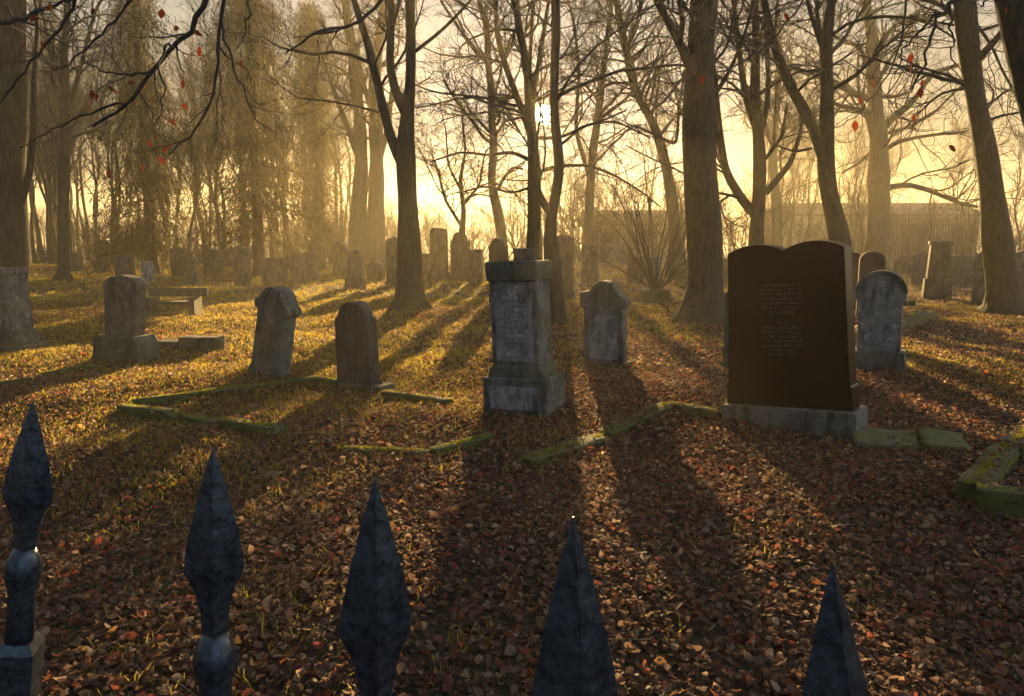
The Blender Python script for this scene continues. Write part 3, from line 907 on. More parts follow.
tree('dark trunk forking into three limbs left of the sun, its foot glowing in the mist', 15.0,
     [(409, 312, 27), (409, 280, 24), (409, 238, 21), (408, 200, 18), (406, 165, 19), (405, 130, 15)] + [(410, 95, 11), (411, 69, 10), (411, 0, 9)],
     [q2([(178, 470), (150, 420), (130, 330), (105, 230), (85, 140), (60, 60), (40, 0)], 10, 6), q2([(190, 330), (160, 270), (140, 200), (148, 100), (155, 0)], 9, 7),
      q2([(205, 160), (240, 130), (300, 90), (350, 30), (390, -10)], 4, 2)], top=11)
tree('crooked pale trunk in the golden haze between the dark forked tree and the sun', 28.0,
     [(503, 262, 13)] + q2([(470, 690), (455, 590), (437, 540), (447, 420), (437, 330), (442, 270), (427, 170), (430, 80), (400, 0)], 10, 5),
     [q2([(445, 415), (420, 405), (385, 355), (335, 290), (300, 230)], 4, 2), q2([(460, 545), (475, 515), (500, 485), (530, 490)], 4, 2),
      q2([(440, 280), (480, 310), (520, 380)], 4, 2), q2([(430, 180), (380, 130), (330, 60), (290, 0)], 4, 2), q2([(445, 400), (480, 350), (530, 340)], 3, 2)], top=13, mat='bark_smooth', dens=0.8)
tree('straight trunk behind the central pillar splitting into a fan of limbs at the sun', 22.0,
     [(533, 285, 17)] + q2([(565, 690), (563, 540), (562, 450), (556, 400), (550, 300), (545, 200), (520, 90), (508, 0)], 14, 6),
     [q2([(555, 390), (525, 310), (480, 190), (455, 110), (450, 0)], 8, 4), q2([(562, 420), (556, 300), (575, 190), (590, 100), (600, 40), (604, 0)], 5, 3),
      q2([(556, 300), (548, 200), (556, 90), (560, 0)], 5, 3), q2([(525, 310), (480, 300), (440, 280)], 3, 2),
      q2([(566, 500), (640, 480), (720, 478), (800, 510), (880, 560), (930, 600)], 4, 1.5), q2([(556, 400), (640, 400), (720, 360), (800, 350), (900, 400)], 4, 1.5), q2([(562, 470), (500, 440), (430, 450), (350, 440), (260, 470)], 4, 1.5),
      q2([(564, 540), (500, 560), (420, 540), (340, 560)], 3, 1.5)], top=12, dens=0.9)
tree('slender tree forking low with one limb passing right of the sun', 13.0,
     [(556, 322, 21), (555, 300, 17), (553, 270, 16), (550, 240, 13)] + q2([(608, 615), (632, 565), (640, 450), (622, 380), (618, 270), (625, 130), (628, 0)], 11, 8),
     [q2([(605, 612), (575, 565), (556, 480), (560, 410), (552, 330), (545, 230)], 8, 4), q2([(640, 420), (700, 370), (760, 350), (830, 320)], 3, 1.5),
      q2([(625, 300), (660, 220), (720, 140), (790, 100)], 3, 1.5)], top=10, flare=0.25, dens=0.8)
tree('thickest dark trunk standing behind the dark red granite stone', 13.5,
     [(702, 318, 40), (704, 290, 34), (706, 250, 31), (703, 200, 32), (698, 150, 31), (699, 70, 28), (705, 0, 26)],
     [[(690, 66, 10), (684, 48, 9), (670, 25, 8), (655, -2, 7)], [(712, 100, 4), (725, 80, 4), (740, 50, 3), (752, 10, 3)]], top=11, dens=1.0)
tree('many stemmed tree spreading low above the dark red granite stone', 20.0,
     [(756, 290, 16), (756, 235, 15)] + q3([(245, 620), (250, 500), (245, 400), (235, 300), (238, 150), (237, 0)], 14, 6),
     [q3([(240, 630), (200, 585), (150, 500), (130, 380), (115, 230), (105, 140)], 9, 6), q3([(265, 560), (300, 520), (340, 470), (370, 370), (365, 300)], 7, 3),
      q3([(245, 400), (205, 280), (190, 150), (172, 0)], 7, 4), q3([(245, 420), (275, 280), (270, 130), (265, 0)], 6, 4), q3([(250, 480), (310, 400), (330, 300)], 4, 2)], top=11.5)
tree('faint thin trunk far behind the many stemmed tree', 38.0,
     [(777, 258, 12)] + q3([(300, 690), (295, 560), (285, 450), (300, 300), (305, 100), (300, 0)], 10, 4), [q3([(290, 480), (330, 420), (380, 380)], 3, 2)], top=13, mat='bark_smooth', dens=1.5)
tree('trunk leaning left and forking at mid height, behind the granite stone right arch', 17.0,
     [(846, 285, 22), (841, 245, 20)] + q3([(475, 660), (450, 560), (437, 450), (445, 300), (440, 150), (455, 0)], 18, 9),
     [q3([(430, 450), (395, 340), (335, 255), (295, 150), (270, 50), (262, 0)], 12, 6), q3([(440, 170), (415, 100), (385, 0)], 5, 4), q3([(400, 430), (350, 440), (290, 420)], 3, 1.5),
      q3([(440, 200), (400, 210), (330, 190)], 3, 1.5)], top=11)
tree('broad old oak in the haze with wide crooked boughs', 36.0,
     [(874, 268, 26)] + q3([(590, 690), (595, 550), (592, 400), (585, 300), (578, 200), (575, 100), (555, 0)], 21, 8),
     [q3([(580, 330), (540, 320), (490, 310), (440, 290)], 6, 3), q3([(575, 290), (520, 270), (470, 240), (400, 215), (310, 190), (260, 140)], 7, 3), q3([(600, 380), (640, 335), (690, 300), (750, 210), (840, 185), (900, 170)], 8, 3),
      q3([(590, 280), (640, 280), (690, 265)], 5, 2), q3([(580, 150), (610, 110), (640, 70), (720, 55), (800, 40)], 6, 3), q3([(605, 440), (650, 410), (720, 395), (850, 380)], 5, 2),
      q3([(610, 545), (680, 535), (740, 552), (830, 590), (880, 600)], 6, 3), q3([(570, 190), (530, 130), (470, 110)], 5, 3), q3([(590, 420), (540, 470), (490, 500)], 4, 2)], top=13.5, mat='bark_smooth', spread=1.6, dens=0.8)
tree('dark leaning trunk near the right edge with a flared foot', 15.5,
     [(1008, 306, 36), (1004, 285, 28), (998, 245, 25), (992, 200, 22), (986, 155, 20), (977, 103, 18), (969, 50, 19), (964, 0, 21)],
     [q3([(880, 75), (920, 130), (950, 200), (1000, 290)], 3, 2), q3([(910, 350), (950, 335), (1040, 320)], 3, 2), q3([(885, 90), (930, 80), (990, 50)], 3, 2)], top=10, dens=0.9)
t11, _ = tree('near dark trunk cutting the top right corner with withered leaves hanging from it', 7.0,
              [(1135, 420, 50), (1105, 300, 44), (1060, 170, 38), (1032, 80, 32), (1014, 0, 28)], [], top=8, dens=0.7)
o11 = np.array(t11.location)
q = lambda pts, w: [(674 + x / 2.9, y / 2.9, w * (1 - 0.6 * i / max(1, len(pts) - 1))) for i, (x, y) in enumerate(pts)]
lines = [(q([(870, -20), (800, 5), (770, 40), (745, 120), (720, 200), (690, 260)], 5), 4.0, 0),
         (q([(800, 5), (805, 80), (805, 160), (808, 240)], 2.5), 4.0, 0),
         (q([(770, 40), (740, 60), (700, 100), (665, 150), (640, 230)], 3), 4.0, 0.2),
         (q([(400, -40), (380, 0), (340, 60), (290, 110), (200, 190), (100, 225), (0, 230), (-60, 230)], 2.2), 4.3, 0),
         (q([(672, 0), (665, 90), (650, 160), (610, 230), (560, 310), (500, 350)], 2.2), 4.3, 0),
         (q([(950, -20), (930, 0), (890, 20), (850, 10)], 3), 4.0, 0)]
b0 = at(976, -8, 4.0); b1 = at(812, -14, 4.3); b2 = at(906, -2, 4.3)
p11 = np.array([3.9, 6.9, 5.2])
feed = [[[*p11, 0.06], [3.2, 5.4, 4.4, 0.04], [*b0, 0.014]], [[3.2, 5.4, 4.4, 0.03], [2.4, 4.8, 3.6, 0.016], [*b1, 0.008]], [[3.2, 5.4, 4.4, 0.02], [2.6, 4.7, 3.4, 0.014], [*b2, 0.007]]]
lv = [(688, 160, 2), (690, 190, 2), (722, 235, 2), (716, 260, 2), (697, 335, 2), (699, 360, 2), (540, 285, 1), (330, 30, 1), (75, 226, .4), (88, 222, .4), (800, 425, 1), (322, 42, 1), (960, 25, 1), (748, 15, 1), (525, 355, .8), (580, 235, 1)]
bough(t11, o11, lines, 4.1, feed, [(674 + x / 2.9, y / 2.9, h) for x, y, h in lv], 12, 26)

tree('leaning thin trunk arching left behind the bare shrub', 27.0,
     [(678, 268, 15)] + q2([(975, 690), (960, 560), (945, 480), (920, 380), (850, 250), (820, 100), (800, 0)], 12, 6),
     [q2([(930, 400), (975, 420), (985, 300), (1000, 200)], 4, 2), q2([(845, 240), (780, 240), (700, 300), (640, 400)], 3, 1.5), q2([(930, 400), (850, 360), (760, 450), (700, 520)], 3, 1.5),
      q2([(830, 150), (860, 60), (880, 0)], 4, 2)], top=12.5, dens=1.9)
tree('left one of two broad golden trunks in the haze', 33.0, [(357, 268, 19), (358, 220, 16), (362, 170, 14), (358, 100, 11), (350, 40, 8), (345, 0, 7)],
     [[(360, 160, 7), (345, 120, 6), (330, 80, 4), (318, 40, 3)]], top=13, mat='bark_smooth', dens=1.2)
tree('right one of two broad golden trunks in the haze', 33.0, [(376, 270, 24), (375, 225, 19), (377, 160, 14), (374, 90, 11), (380, 30, 8), (384, 0, 7)],
     [[(376, 170, 7), (388, 130, 6), (392, 90, 4)], [(375, 120, 6), (362, 80, 5), (350, 20, 4)]], top=13, mat='bark_smooth', dens=1.2)
tree('slender tree with curved limbs behind the sun tree to its right', 30.0, [(590, 266, 12), (588, 220, 9), (592, 160, 8), (600, 100, 7), (606, 50, 5), (612, 0, 5)],
     [[(590, 180, 5), (575, 130, 4), (580, 70, 3), (572, 10, 3)], [(598, 120, 4), (625, 100, 3), (650, 70, 2)]], top=12.5, mat='bark_smooth', dens=1.3)
tree('small crooked tree with low spreading twigs in the bright gap left of the sun', 25.0, [(462, 268, 8), (461, 240, 7), (464, 210, 5), (460, 180, 4), (466, 150, 2.5), (462, 120, 1.5), (468, 90, 0.6)],
     [[(461, 225, 4), (445, 200, 3), (438, 170, 2), (428, 145, 0.6)], [(463, 205, 3.5), (480, 185, 2.5), (484, 155, 1.5), (498, 135, 0.6)], [(461, 190, 3), (448, 165, 2), (446, 130, 1.2), (440, 105, 0.6)]], mat='bark_smooth', dens=1.5)
tree('thin upright tree at the left end of the conifers', 26.0, [(62, 262, 12), (63, 200, 10), (66, 120, 9), (64, 50, 7), (68, 0, 6)], [[(65, 120, 5), (80, 70, 4), (95, 10, 3)], [(64, 90, 4), (48, 40, 3), (40, 0, 3)]], top=12, dens=1.4)


# --- background wood: a few kinds, copied
def wood_proto(h, nl, seed):
    e = empty('forest_tree', (0, 0, 0))
    tl = [[0, 0, -0.1, 0.13]] + [[rng.normal() * 0.12 * k, rng.normal() * 0.12 * k, h * k / 6, 0.12 * (1 - k / 7)] for k in range(1, 7)]
    (V, F), P, Rr = trunk_geo(tl, 24, 8, 0.4)
    np_mesh('trunk', V, F, M['bark_smooth'], e, smooth=True)
    L = resample(tl, 14)
    P0, R0 = L[None, 4:, :3], L[None, 4:, 3]
    P1, R1 = sprout(P0, R0, nl, 0, 1, (1.5, 4.0), (20, 55), 8, 0.65, 0.35, 0.12, 0.012)
    P2, R2 = sprout(P1, R1, nl * 7, 0.15, 1, (0.7, 1.8), (25, 60), 6, 0.6, 0.15, 0.16, 0.008)
    P3, R3 = sprout(P2, R2, nl * 30, 0.15, 1, (0.4, 0.9), (20, 60), 4, 0.6, 0.08, 0.16, 0.006)
    V, F = cat_geo([tubes(P1, R1, 5), tubes(P2, R2, 4), tubes(P3, R3, 3)])
    np_mesh('crown', V, F, M['twig'], e, smooth=True)
    return e


protos = [wood_proto(11.5, 26, 1), wood_proto(12.5, 20, 2), wood_proto(10.5, 30, 3)]
used = [False] * 3
for k in range(108):
    if k < 84:
        u = rng.uniform(-60, 360); Yd = rng.uniform(33, 60)
    else:
        u = rng.uniform(560, 1080); Yd = rng.uniform(48, 70)
    i = k % 3
    o = protos[i] if not used[i] else copy_tree(protos[i])
    used[i] = True
    p = at(u, HORIZON, Yd)
    o.location = (p[0], p[1], float(terrain(p[0], p[1])))
    sc = rng.uniform(0.8, 1.05) if k < 84 else rng.uniform(0.6, 0.95)
    o.scale = (sc, sc, sc); o.rotation_euler = (rng.normal() * 0.03, rng.normal() * 0.03, rng.uniform(0, 6.28))
    if k < 84:
        tag(o, 'slender bare tree in the dense wood far behind the graves on the left', 'tree', 'bare trees of the wood on the left')
    else:
        tag(o, 'small bare tree far off on the right by the distant sheds', 'tree', 'small bare trees by the distant sheds')


# --- thicket of small twiggy trees beyond the graves: tall right of the sun, low left of it
def thicket_proto(h, n):
    e = empty('thicket_tree', (0, 0, 0))
    P0 = []; R0 = []
    for k in range(n):
        a = rng.random() * 6.283; t = rng.uniform(0.08, 0.42)
        d = np.array([math.cos(a) * math.sin(t), math.sin(a) * math.sin(t), math.cos(t)])
        p = np.array([math.cos(a) * 0.2, math.sin(a) * 0.2, -0.05]); L = h * rng.uniform(0.7, 1.0) * 0.85
        pts = [p]
        for j in range(9):
            d = norm(d + rng.normal(size=3) * 0.10 + np.array([0, 0, 0.03])); p = p + d * L / 9; pts.append(p)
        P0.append(pts); R0.append(np.linspace(0.06, 0.015, 10) * rng.uniform(0.7, 1.3))
    P0, R0 = np.array(P0), np.array(R0)
    np_mesh('stems', *tubes(P0, R0, 7), M['bark_smooth'], e, smooth=True)
    P1, R1 = sprout(P0, R0, n * 16, 0.12, 1, (1.0, 2.6), (20, 60), 7, 0.6, 0.2, 0.15, 0.010)
    P2, R2 = sprout(P1, R1, n * 60, 0.15, 1, (0.5, 1.3), (20, 60), 5, 0.6, 0.1, 0.18, 0.007)
    P3, R3 = sprout(P2, R2, n * 190, 0.15, 1, (0.3, 0.7), (20, 60), 4, 0.6, 0.05, 0.18, 0.005)
    np_mesh('crown', *cat_geo([tubes(P1, R1, 5), tubes(P2, R2, 4), tubes(P3, R3, 3)]), M['twig'], e, smooth=True)
    return e


tp = [thicket_proto(8.0, 7), thicket_proto(8.0, 9), thicket_proto(8.0, 6)]
tn = 0
for u0, u1, n_t, h0, h1 in ((300, 520, 9, 3.6, 5.2), (526, 575, 3, 6.0, 7.6), (572, 770, 8, 6.0, 8.5), (770, 1120, 8, 4.5, 7.0)):
    for u in np.linspace(u0, u1, n_t):
        o = tp[tn] if tn < 3 else copy_tree(tp[tn % 3])
        tn += 1
        Yd = rng.uniform(42, 54)
        p = at(u + rng.uniform(-8, 8), HORIZON, Yd); o.location = (p[0], p[1], float(terrain(p[0], p[1])))
        sc = rng.uniform(h0, h1) / 8.0
        o.scale = (sc * 1.15, sc * 1.15, sc); o.rotation_euler = (0, 0, rng.uniform(0, 6.28))
        tag(o, 'twiggy many stemmed small tree in the thicket along the far side', 'tree', 'small twiggy trees of the far thicket')


# --- conifers
def conifer(label, u, Yd, h, rad, v_b):
    p = at(u, HORIZON, Yd); p[2] = float(terrain(p[0], p[1])) - 0.05
    e = empty('conifer', p); tag(e, label, 'tree', 'conifers in the left haze')
    (V, F), P, Rr = trunk_geo([[0, 0, 0, 0.24], [0.05, 0, h * 0.5, 0.15], [0, 0.05, h, 0.03]], 20, 10, 0.4)
    np_mesh('trunk', V, F, M['bark'], e, smooth=True)
    nb = 230
    z = h * (0.10 + 0.9 * np.sort(rng.random(nb)) ** 1.15)
    a = rng.random(nb) * 6.283
    K = 9
    ln = rad * (1 - (z / h)) ** 0.42 * rng.uniform(0.2, 1.2, nb) + 0.3
    t = np.linspace(0, 1, K)
    B = np.zeros((nb, K, 3))
    B[:, :, 0] = np.cos(a)[:, None] * ln[:, None] * t; B[:, :, 1] = np.sin(a)[:, None] * ln[:, None] * t
    B[:, :, 2] = z[:, None] + ln[:, None] * (0.10 * t - 0.55 * t ** 2 * rng.uniform(0.2, 1.9, nb)[:, None])
    B[:, 1:, :2] += rng.normal(size=(nb, K - 1, 2)) * 0.06
    Vb, Fb = tubes(B, 0.022 * (1 - 0.8 * t)[None] * np.ones((nb, 1)), 4)
    np_mesh('branches', Vb, Fb, M['twig'], e, smooth=True)
    n = 30000
    i = rng.integers(0, nb, n); f = rng.random(n) ** 0.7 * (K - 1.001); k0 = f.astype(int); fr = (f - k0)[:, None]
    c = B[i, k0] * (1 - fr) + B[i, k0 + 1] * fr
    c = c + rng.normal(size=(n, 3)) * np.array([0.16, 0.16, 0.24])
    dr = norm(B[i, K - 1] - B[i, 0])
    d = norm(dr * 0.5 + rng.normal(size=(n, 3)) * 0.6 + np.array([0, 0, -0.95]))
    L = rng.uniform(0.10, 0.5, n)[:, None]; sd = norm(np.cross(d, rng.normal(size=(n, 3)))) * rng.uniform(0.006, 0.018, n)[:, None]
    V = np.stack([c - sd * 0.5, c + sd * 0.5, c + d * L * 0.6 + sd, c + d * L * 0.6 - sd, c + d * L], 1)
    base = np.arange(n)[:, None] * 5
    Fq = base + np.array([[0, 1, 2, 3]]); 
    V2 = V.reshape(-1, 3)
    Ft = base + np.array([[3, 2, 4, 4]])
    F = np.stack([base[:, 0], base[:, 0] + 1, base[:, 0] + 2, base[:, 0] + 3], 1)
    colr = np.array([0.066, 0.058, 0.024]) * rng.uniform(0.5, 1.5, n)[:, None] + np.array([0.03, 0.012, 0]) * rng.random(n)[:, None]
    np_mesh('foliage', V2, F, M['needles'], e, colors=colr)
    return e


conifer('tall drooping conifer glowing in the golden haze behind the slim knobbed stone', 258, 27, 14.0, 2.5, 245)
conifer('shorter shaded conifer left of the tall golden one', 150, 29, 11.6, 2.0, 248)
conifer('narrow conifer in the haze right of the tall golden one', 318, 37, 12.5, 1.3, 245)


# --- shrubs
def shrub_geo(n, h, spread, r=0.012):
    P0 = np.zeros((n, 8, 3))
    a = rng.random(n) * 6.283; tilt = rng.random(n) ** 0.7 * spread
    d = np.stack([np.cos(a) * np.sin(tilt), np.sin(a) * np.sin(tilt), np.cos(tilt)], 1)
    P0[:, 0] = np.stack([np.cos(a), np.sin(a), np.zeros(n)], 1) * 0.12 * rng.random(n)[:, None]
    L = h * rng.uniform(0.65, 1.05, n)
    for k in range(1, 8):
        d = norm(d + rng.normal(size=(n, 3)) * 0.07 + np.array([0, 0, -0.02]))
        P0[:, k] = P0[:, k - 1] + d * (L / 7)[:, None]
    R0 = np.linspace(r, r * 0.3, 8)[None] * rng.uniform(0.7, 1.4, n)[:, None]
    P1, R1 = sprout(P0, R0, n * 6, 0.3, 1, (0.25 * h, 0.5 * h), (15, 45), 6, 0.6, 0.1, 0.12, 0.004)
    P2, R2 = sprout(P1, R1, n * 16, 0.3, 1, (0.1 * h, 0.25 * h), (15, 50), 4, 0.7, 0.05, 0.14, 0.003)
    return tubes(P0, R0, 6), cat_geo([tubes(P1, R1, 4), tubes(P2, R2, 3)])


g_ = ground(655, 303)
e = empty('bare_shrub', g_ + np.array([0, 0, 0.3])); tag(e, 'bare many stemmed shrub fanning out of a stone planter left of the thickest trunk', 'shrub')
st, tw = shrub_geo(26, 3.5, 0.95, 0.02)
np_mesh('stems', st[0], st[1], M['twig'], e, smooth=True); np_mesh('twigs', tw[0], tw[1], M['twig'], e, smooth=True)
e = empty('stone_planter', g_); tag(e, 'square stone planter holding the bare many stemmed shrub', 'planter')
bm_obj('bowl', rough_up(box_bm(-0.30, 0.30, -0.25, 0.25, -0.04, 0.33, 0.02, 1.12), 0.004), M['mossy_stone'], e)
bm_obj('soil', box_bm(-0.29, 0.29, -0.24, 0.24, 0.325, 0.345, 0.0), M['soil'], e)

proto = None
spots = [(u, rng.uniform(38, 54), 3.0) for u in np.linspace(-60, 400, 28)] + [(u, rng.uniform(40, 56), 2.3) for u in np.linspace(405, 1080, 28)]
prs = []
for k in range(4):
    e = empty('undergrowth_shrub', (0, 0, 0))
    st, tw = shrub_geo(26, 2.6, 0.8, 0.014)
    np_mesh('stems', *cat_geo([st, tw]), M['twig'], e, smooth=True)
    prs.append(e)
for k, (u, Yd, h) in enumerate(spots):
    o = prs[k] if k < 4 else copy_tree(prs[k % 4])
    p = at(u, HORIZON, Yd); o.location = (p[0], p[1], float(terrain(p[0], p[1])))
    sc = h / 2.6 * rng.uniform(0.8, 1.25)
    o.scale = (sc * 1.3, sc * 1.3, sc); o.rotation_euler = (0, 0, rng.uniform(0, 6.28))
    tag(o, 'leafless bush in the thicket along the far edge of the graveyard', 'bush', 'bushes of the far thicket')


# ------------------------------------------------------------------ far sheds
def shed(label, u0, u1, v_ridge, v_eave, Yd, depth, name='shed', wins=3):
    A, B = at(u0, v_ridge, Yd), at(u1, v_ridge, Yd)
    L = B[0] - A[0]; zr = A[2]; ze = at(u0, v_eave, Yd)[2]
    e = empty(name, ((A[0] + B[0]) / 2, Yd, 0)); tag(e, label, 'building')
    bm_obj('wall', box_bm(-L / 2 + 0.3, L / 2 - 0.3, 0, depth, -0.2, ze, 0), M['plaster'], e)
    bm = bmesh.new()
    pr_ = [(-0.5, ze - 0.15), (depth / 2, zr), (depth + 0.5, ze - 0.15), (depth + 0.5, ze - 0.02), (depth / 2, zr + 0.16), (-0.5, ze - 0.02)]
    vs_ = [bm.verts.new((-L / 2, y, z)) for y, z in pr_]; f = bm.faces.new(vs_)
    r = bmesh.ops.extrude_face_region(bm, geom=[f])
    bmesh.ops.translate(bm, verts=[x for x in r['geom'] if isinstance(x, bmesh.types.BMVert)], vec=(L, 0, 0))
    bm_obj('roof', bm, M['roof'], e)
    for k in range(wins):
        x = -L / 2 + L * (k + 0.7) / (wins + 0.4)
        w = bm_obj('window', box_bm(x - 0.5, x + 0.5, -0.05, 0.02, ze * 0.4, ze * 0.78, 0.0), M['wood'], e)
        bm_obj('pane', box_bm(x - 0.42, x + 0.42, -0.06, -0.03, ze * 0.4 + 0.08, ze * 0.78 - 0.08, 0), M['window'], w)
    return e


shed('long low shed with a broad roof behind the oak and the leaning trunk', 790, 985, 203, 214, 62, 7, wins=5)
shed('low hazy shed with a pitched roof behind the bare shrub', 586, 690, 211, 224, 56, 6)
# slat fence in front of the shed
A, B = at(880, 222, 52), at(975, 222, 52)
e = empty('slat_fence', (A[0], A[1], 0)); tag(e, 'pale upright slat fence in front of the long low shed', 'fence')
Lf = B[0] - A[0]; bm = bmesh.new()
x = 0.0
while x < Lf:
    h = 2.9 + rng.uniform(-0.1, 0.15)
    r = bmesh.ops.create_cube(bm, size=1, matrix=Matrix.Translation((x, 0, h / 2)) @ Matrix.Diagonal((0.11, 0.03, h, 1)))
    x += 0.2
bm_obj('slats', bm, M['wood'], e)
bm = bmesh.new()
for z in (0.5, 2.3):
    bmesh.ops.create_cube(bm, size=1, matrix=Matrix.Translation((Lf / 2, 0.06, z)) @ Matrix.Diagonal((Lf, 0.06, 0.1, 1)))
bm_obj('rails', bm, M['wood'], e)


# ------------------------------------------------------------------ leaf litter and grass
def patch(x, y):
    """0 leaves .. 1 grass"""
    v = np.sin(0.9 * x + 0.35 * y + 0.5) + np.sin(0.55 * y - 0.8 * x + 2) + 0.8 * np.sin(1.9 * x + 1.3 * y) + 0.6 * np.sin(2.7 * y - 1.2 * x)
    v = v / 3.4
    left = np.clip((-x + 0.3) / 4, -0.45, 0.6)
    dist = np.clip((y - 5.5) / 7, -0.5, 0.5)
    return np.clip(0.42 + 0.5 * v + 0.45 * left + 0.5 * dist, 0, 1)


def on_kerb(x, y):
    on = np.zeros(len(x), bool); hh = np.zeros(len(x))
    for A, B, w, h in KERBS:
        d = (B - A)[:2]; L = np.linalg.norm(d); d = d / L
        t = (x - A[0]) * d[0] + (y - A[1]) * d[1]; s_ = np.abs((x - A[0]) * d[1] - (y - A[1]) * d[0])
        i = (t > 0) & (t < L) & (s_ < w * 0.5 + 0.01)
        on |= i; hh[i] = h
    return on, hh


def scatter(n, y0, y1, half0, half1):
    """points in a widening strip in front of the camera"""
    t = rng.random(n); a, b = half0, half1
    # density proportional to width
    y = y0 + (y1 - y0) * ((np.sqrt(a * a + t * (b * b - a * a)) - a) / (b - a))
    w = a + (b - a) * (y - y0) / (y1 - y0)
    return rng.uniform(-1, 1, n) * w, y


def leaf_field(name, n, y0, y1, h0, h1, size, keep, outside=None):
    x, y = scatter(n, y0, y1, h0, h1)
    gpat = patch(x, y)
    k = rng.random(n) < keep(gpat)
    if outside: k &= (y < 1.2) | (np.abs(x) > 2.0 + (y - 1.2) * 6.0 / 7.3)
    x, y, gpat = x[k], y[k], gpat[k]
    n = len(x)
    z = terrain(x, y) + rng.random(n) ** 1.5 * 0.045 + 0.004
    on, hk = on_kerb(x, y)
    drop = on & (rng.random(n) < 0.80)
    z = z + np.where(on, hk, 0)
    x, y, z = x[~drop], y[~drop], z[~drop]; n = len(x)
    c = np.stack([x, y, z], 1)
    a = rng.random(n) * 6.283
    d = np.stack([np.cos(a), np.sin(a), rng.normal(size=n) * 0.38], 1); d = norm(d)
    up = norm(np.array([0, 0, 1.0]) + rng.normal(size=(n, 3)) * 0.46)
    sd = norm(np.cross(d, up)); up = np.cross(sd, d)
    L = (size[0] * (size[1] / size[0]) ** rng.beta(1.6, 2.0, n))[:, None]; W = L * rng.uniform(0.28, 0.45, n)[:, None]
    curl = (rng.normal(size=n) * 0.45)[:, None]; cup = (rng.uniform(-0.2, 0.8, n))[:, None]
    rows = []
    for t, w in ((-0.5, 0.12), (-0.18, 0.95), (0.18, 0.85), (0.5, 0.08)):
        ctr = c + d * L * t + up * L * curl * (t * t * 2)
        rows += [ctr - sd * W * w + up * W * cup * w, ctr, ctr + sd * W * w + up * W * cup * w]
    V = np.stack(rows, 1).reshape(-1, 3)
    b = np.arange(n)[:, None] * 12
    F = np.concatenate([b + np.array([[3 * r + j, 3 * r + j + 1, 3 * r + j + 4, 3 * r + j + 3]]) for r in range(3) for j in range(2)], 0)
    pal = np.array([[0.112, 0.067, 0.046], [0.085, 0.052, 0.038], [0.15, 0.095, 0.066], [0.23, 0.16, 0.115], [0.15, 0.050, 0.034], [0.19, 0.052, 0.026], [0.045, 0.032, 0.028], [0.22, 0.12, 0.045]])
    pi = rng.choice(len(pal), n, p=[0.22, 0.23, 0.16, 0.11, 0.09, 0.05, 0.11, 0.03])
    colr = pal[pi] * rng.uniform(0.7, 1.3, n)[:, None]
    o = np_mesh(name, V, F, M['leaf'], colors=np.tile(colr, (6, 1)), smooth=True)
    tag(o, 'thick carpet of curled brown and rust fallen leaves over the ground' if 0 < y0 < 5 else 'brown fallen leaves spread over the ground to either side' if y0 < 0 else 'scattered brown fallen leaves on the ground between the middle graves' if y0 < 10 else 'thin brown leaf cover among the farthest graves', 'fallen leaves', kind='stuff')
    return o


leaf_field('fallen_leaves', 290000, 1.2, 8.5, 2.0, 8.0, (0.015, 0.060), lambda g: 1.05 - 0.68 * g)
leaf_field('fallen_leaves', 95000, -2.0, 8.5, 5.5, 10.0, (0.025, 0.075), lambda g: 1.05 - 0.7 * g, True)
leaf_field('fallen_leaves', 130000, 8.5, 17, 8.0, 14, (0.035, 0.075), lambda g: 1.0 - 0.6 * g)
leaf_field('fallen_leaves', 80000, 17, 38, 14, 28, (0.05, 0.10), lambda g: 0.95 - 0.6 * g)


def grass_field(n, y0, y1, h0, h1, hh, keep, label):
    nt = n // 9
    tx, ty = scatter(nt, y0, y1, h0, h1)
    gpat = patch(tx, ty)
    k = rng.random(nt) < keep(gpat)
    tx, ty = tx[k], ty[k]
    x = np.repeat(tx, 9) + rng.normal(size=len(tx) * 9) * 0.035; y = np.repeat(ty, 9) + rng.normal(size=len(tx) * 9) * 0.035
    n = len(x)
    c = np.stack([x, y, terrain(x, y) + 0.005], 1)
    h = (hh[0] + (hh[1] - hh[0]) * rng.random(n))[:, None]
    lean = np.concatenate([rng.normal(size=(n, 2)) * 0.55, np.ones((n, 1))], 1); lean = norm(lean)
    a = rng.random(n) * 6.283
    sd = np.stack([np.cos(a), np.sin(a), np.zeros(n)], 1) * (h * rng.uniform(0.03, 0.055, n)[:, None] + 0.0012)
    bend = np.concatenate([rng.normal(size=(n, 2)) * 0.3, np.zeros((n, 1))], 1)
    mid = c + lean * h * 0.55 + bend * h * 0.15; tip = c + lean * h * 0.95 + bend * h * 0.6
    V = np.stack([c - sd, c + sd, mid + sd * 0.7, mid - sd * 0.7, tip + sd * 0.1, tip - sd * 0.1], 1).reshape(-1, 3)
    b = np.arange(n)[:, None] * 6
    F = np.concatenate([b + np.array([[0, 1, 2, 3]]), b + np.array([[3, 2, 4, 5]])], 0)
    colr = np.array([0.138, 0.122, 0.020]) * rng.uniform(0.5, 1.4, n)[:, None] + np.array([0.10, 0.05, 0.01]) * (rng.random(n) ** 2)[:, None]
    o = np_mesh('grass', V, F, M['grass'], colors=np.tile(colr, (2, 1)))
    tag(o, label, 'grass', kind='stuff')


grass_field(170000, 1.8, 10, 2.4, 9, (0.024, 0.075), lambda g: np.clip(1.9 * (g - 0.33), 0.02, 1), 'short tufts of yellow green grass and moss among the fallen leaves')
grass_field(200000, 10, 19, 9, 15, (0.03, 0.085), lambda g: np.clip(1.5 * (g - 0.25), 0.05, 1), 'rough yellowed grass around the middle rows of gravestones')
grass_field(130000, 19, 40, 15, 28, (0.06, 0.13), lambda g: np.clip(1.4 * (g - 0.2), 0.1, 1), 'rough yellowed grass between the farthest hazy gravestones')

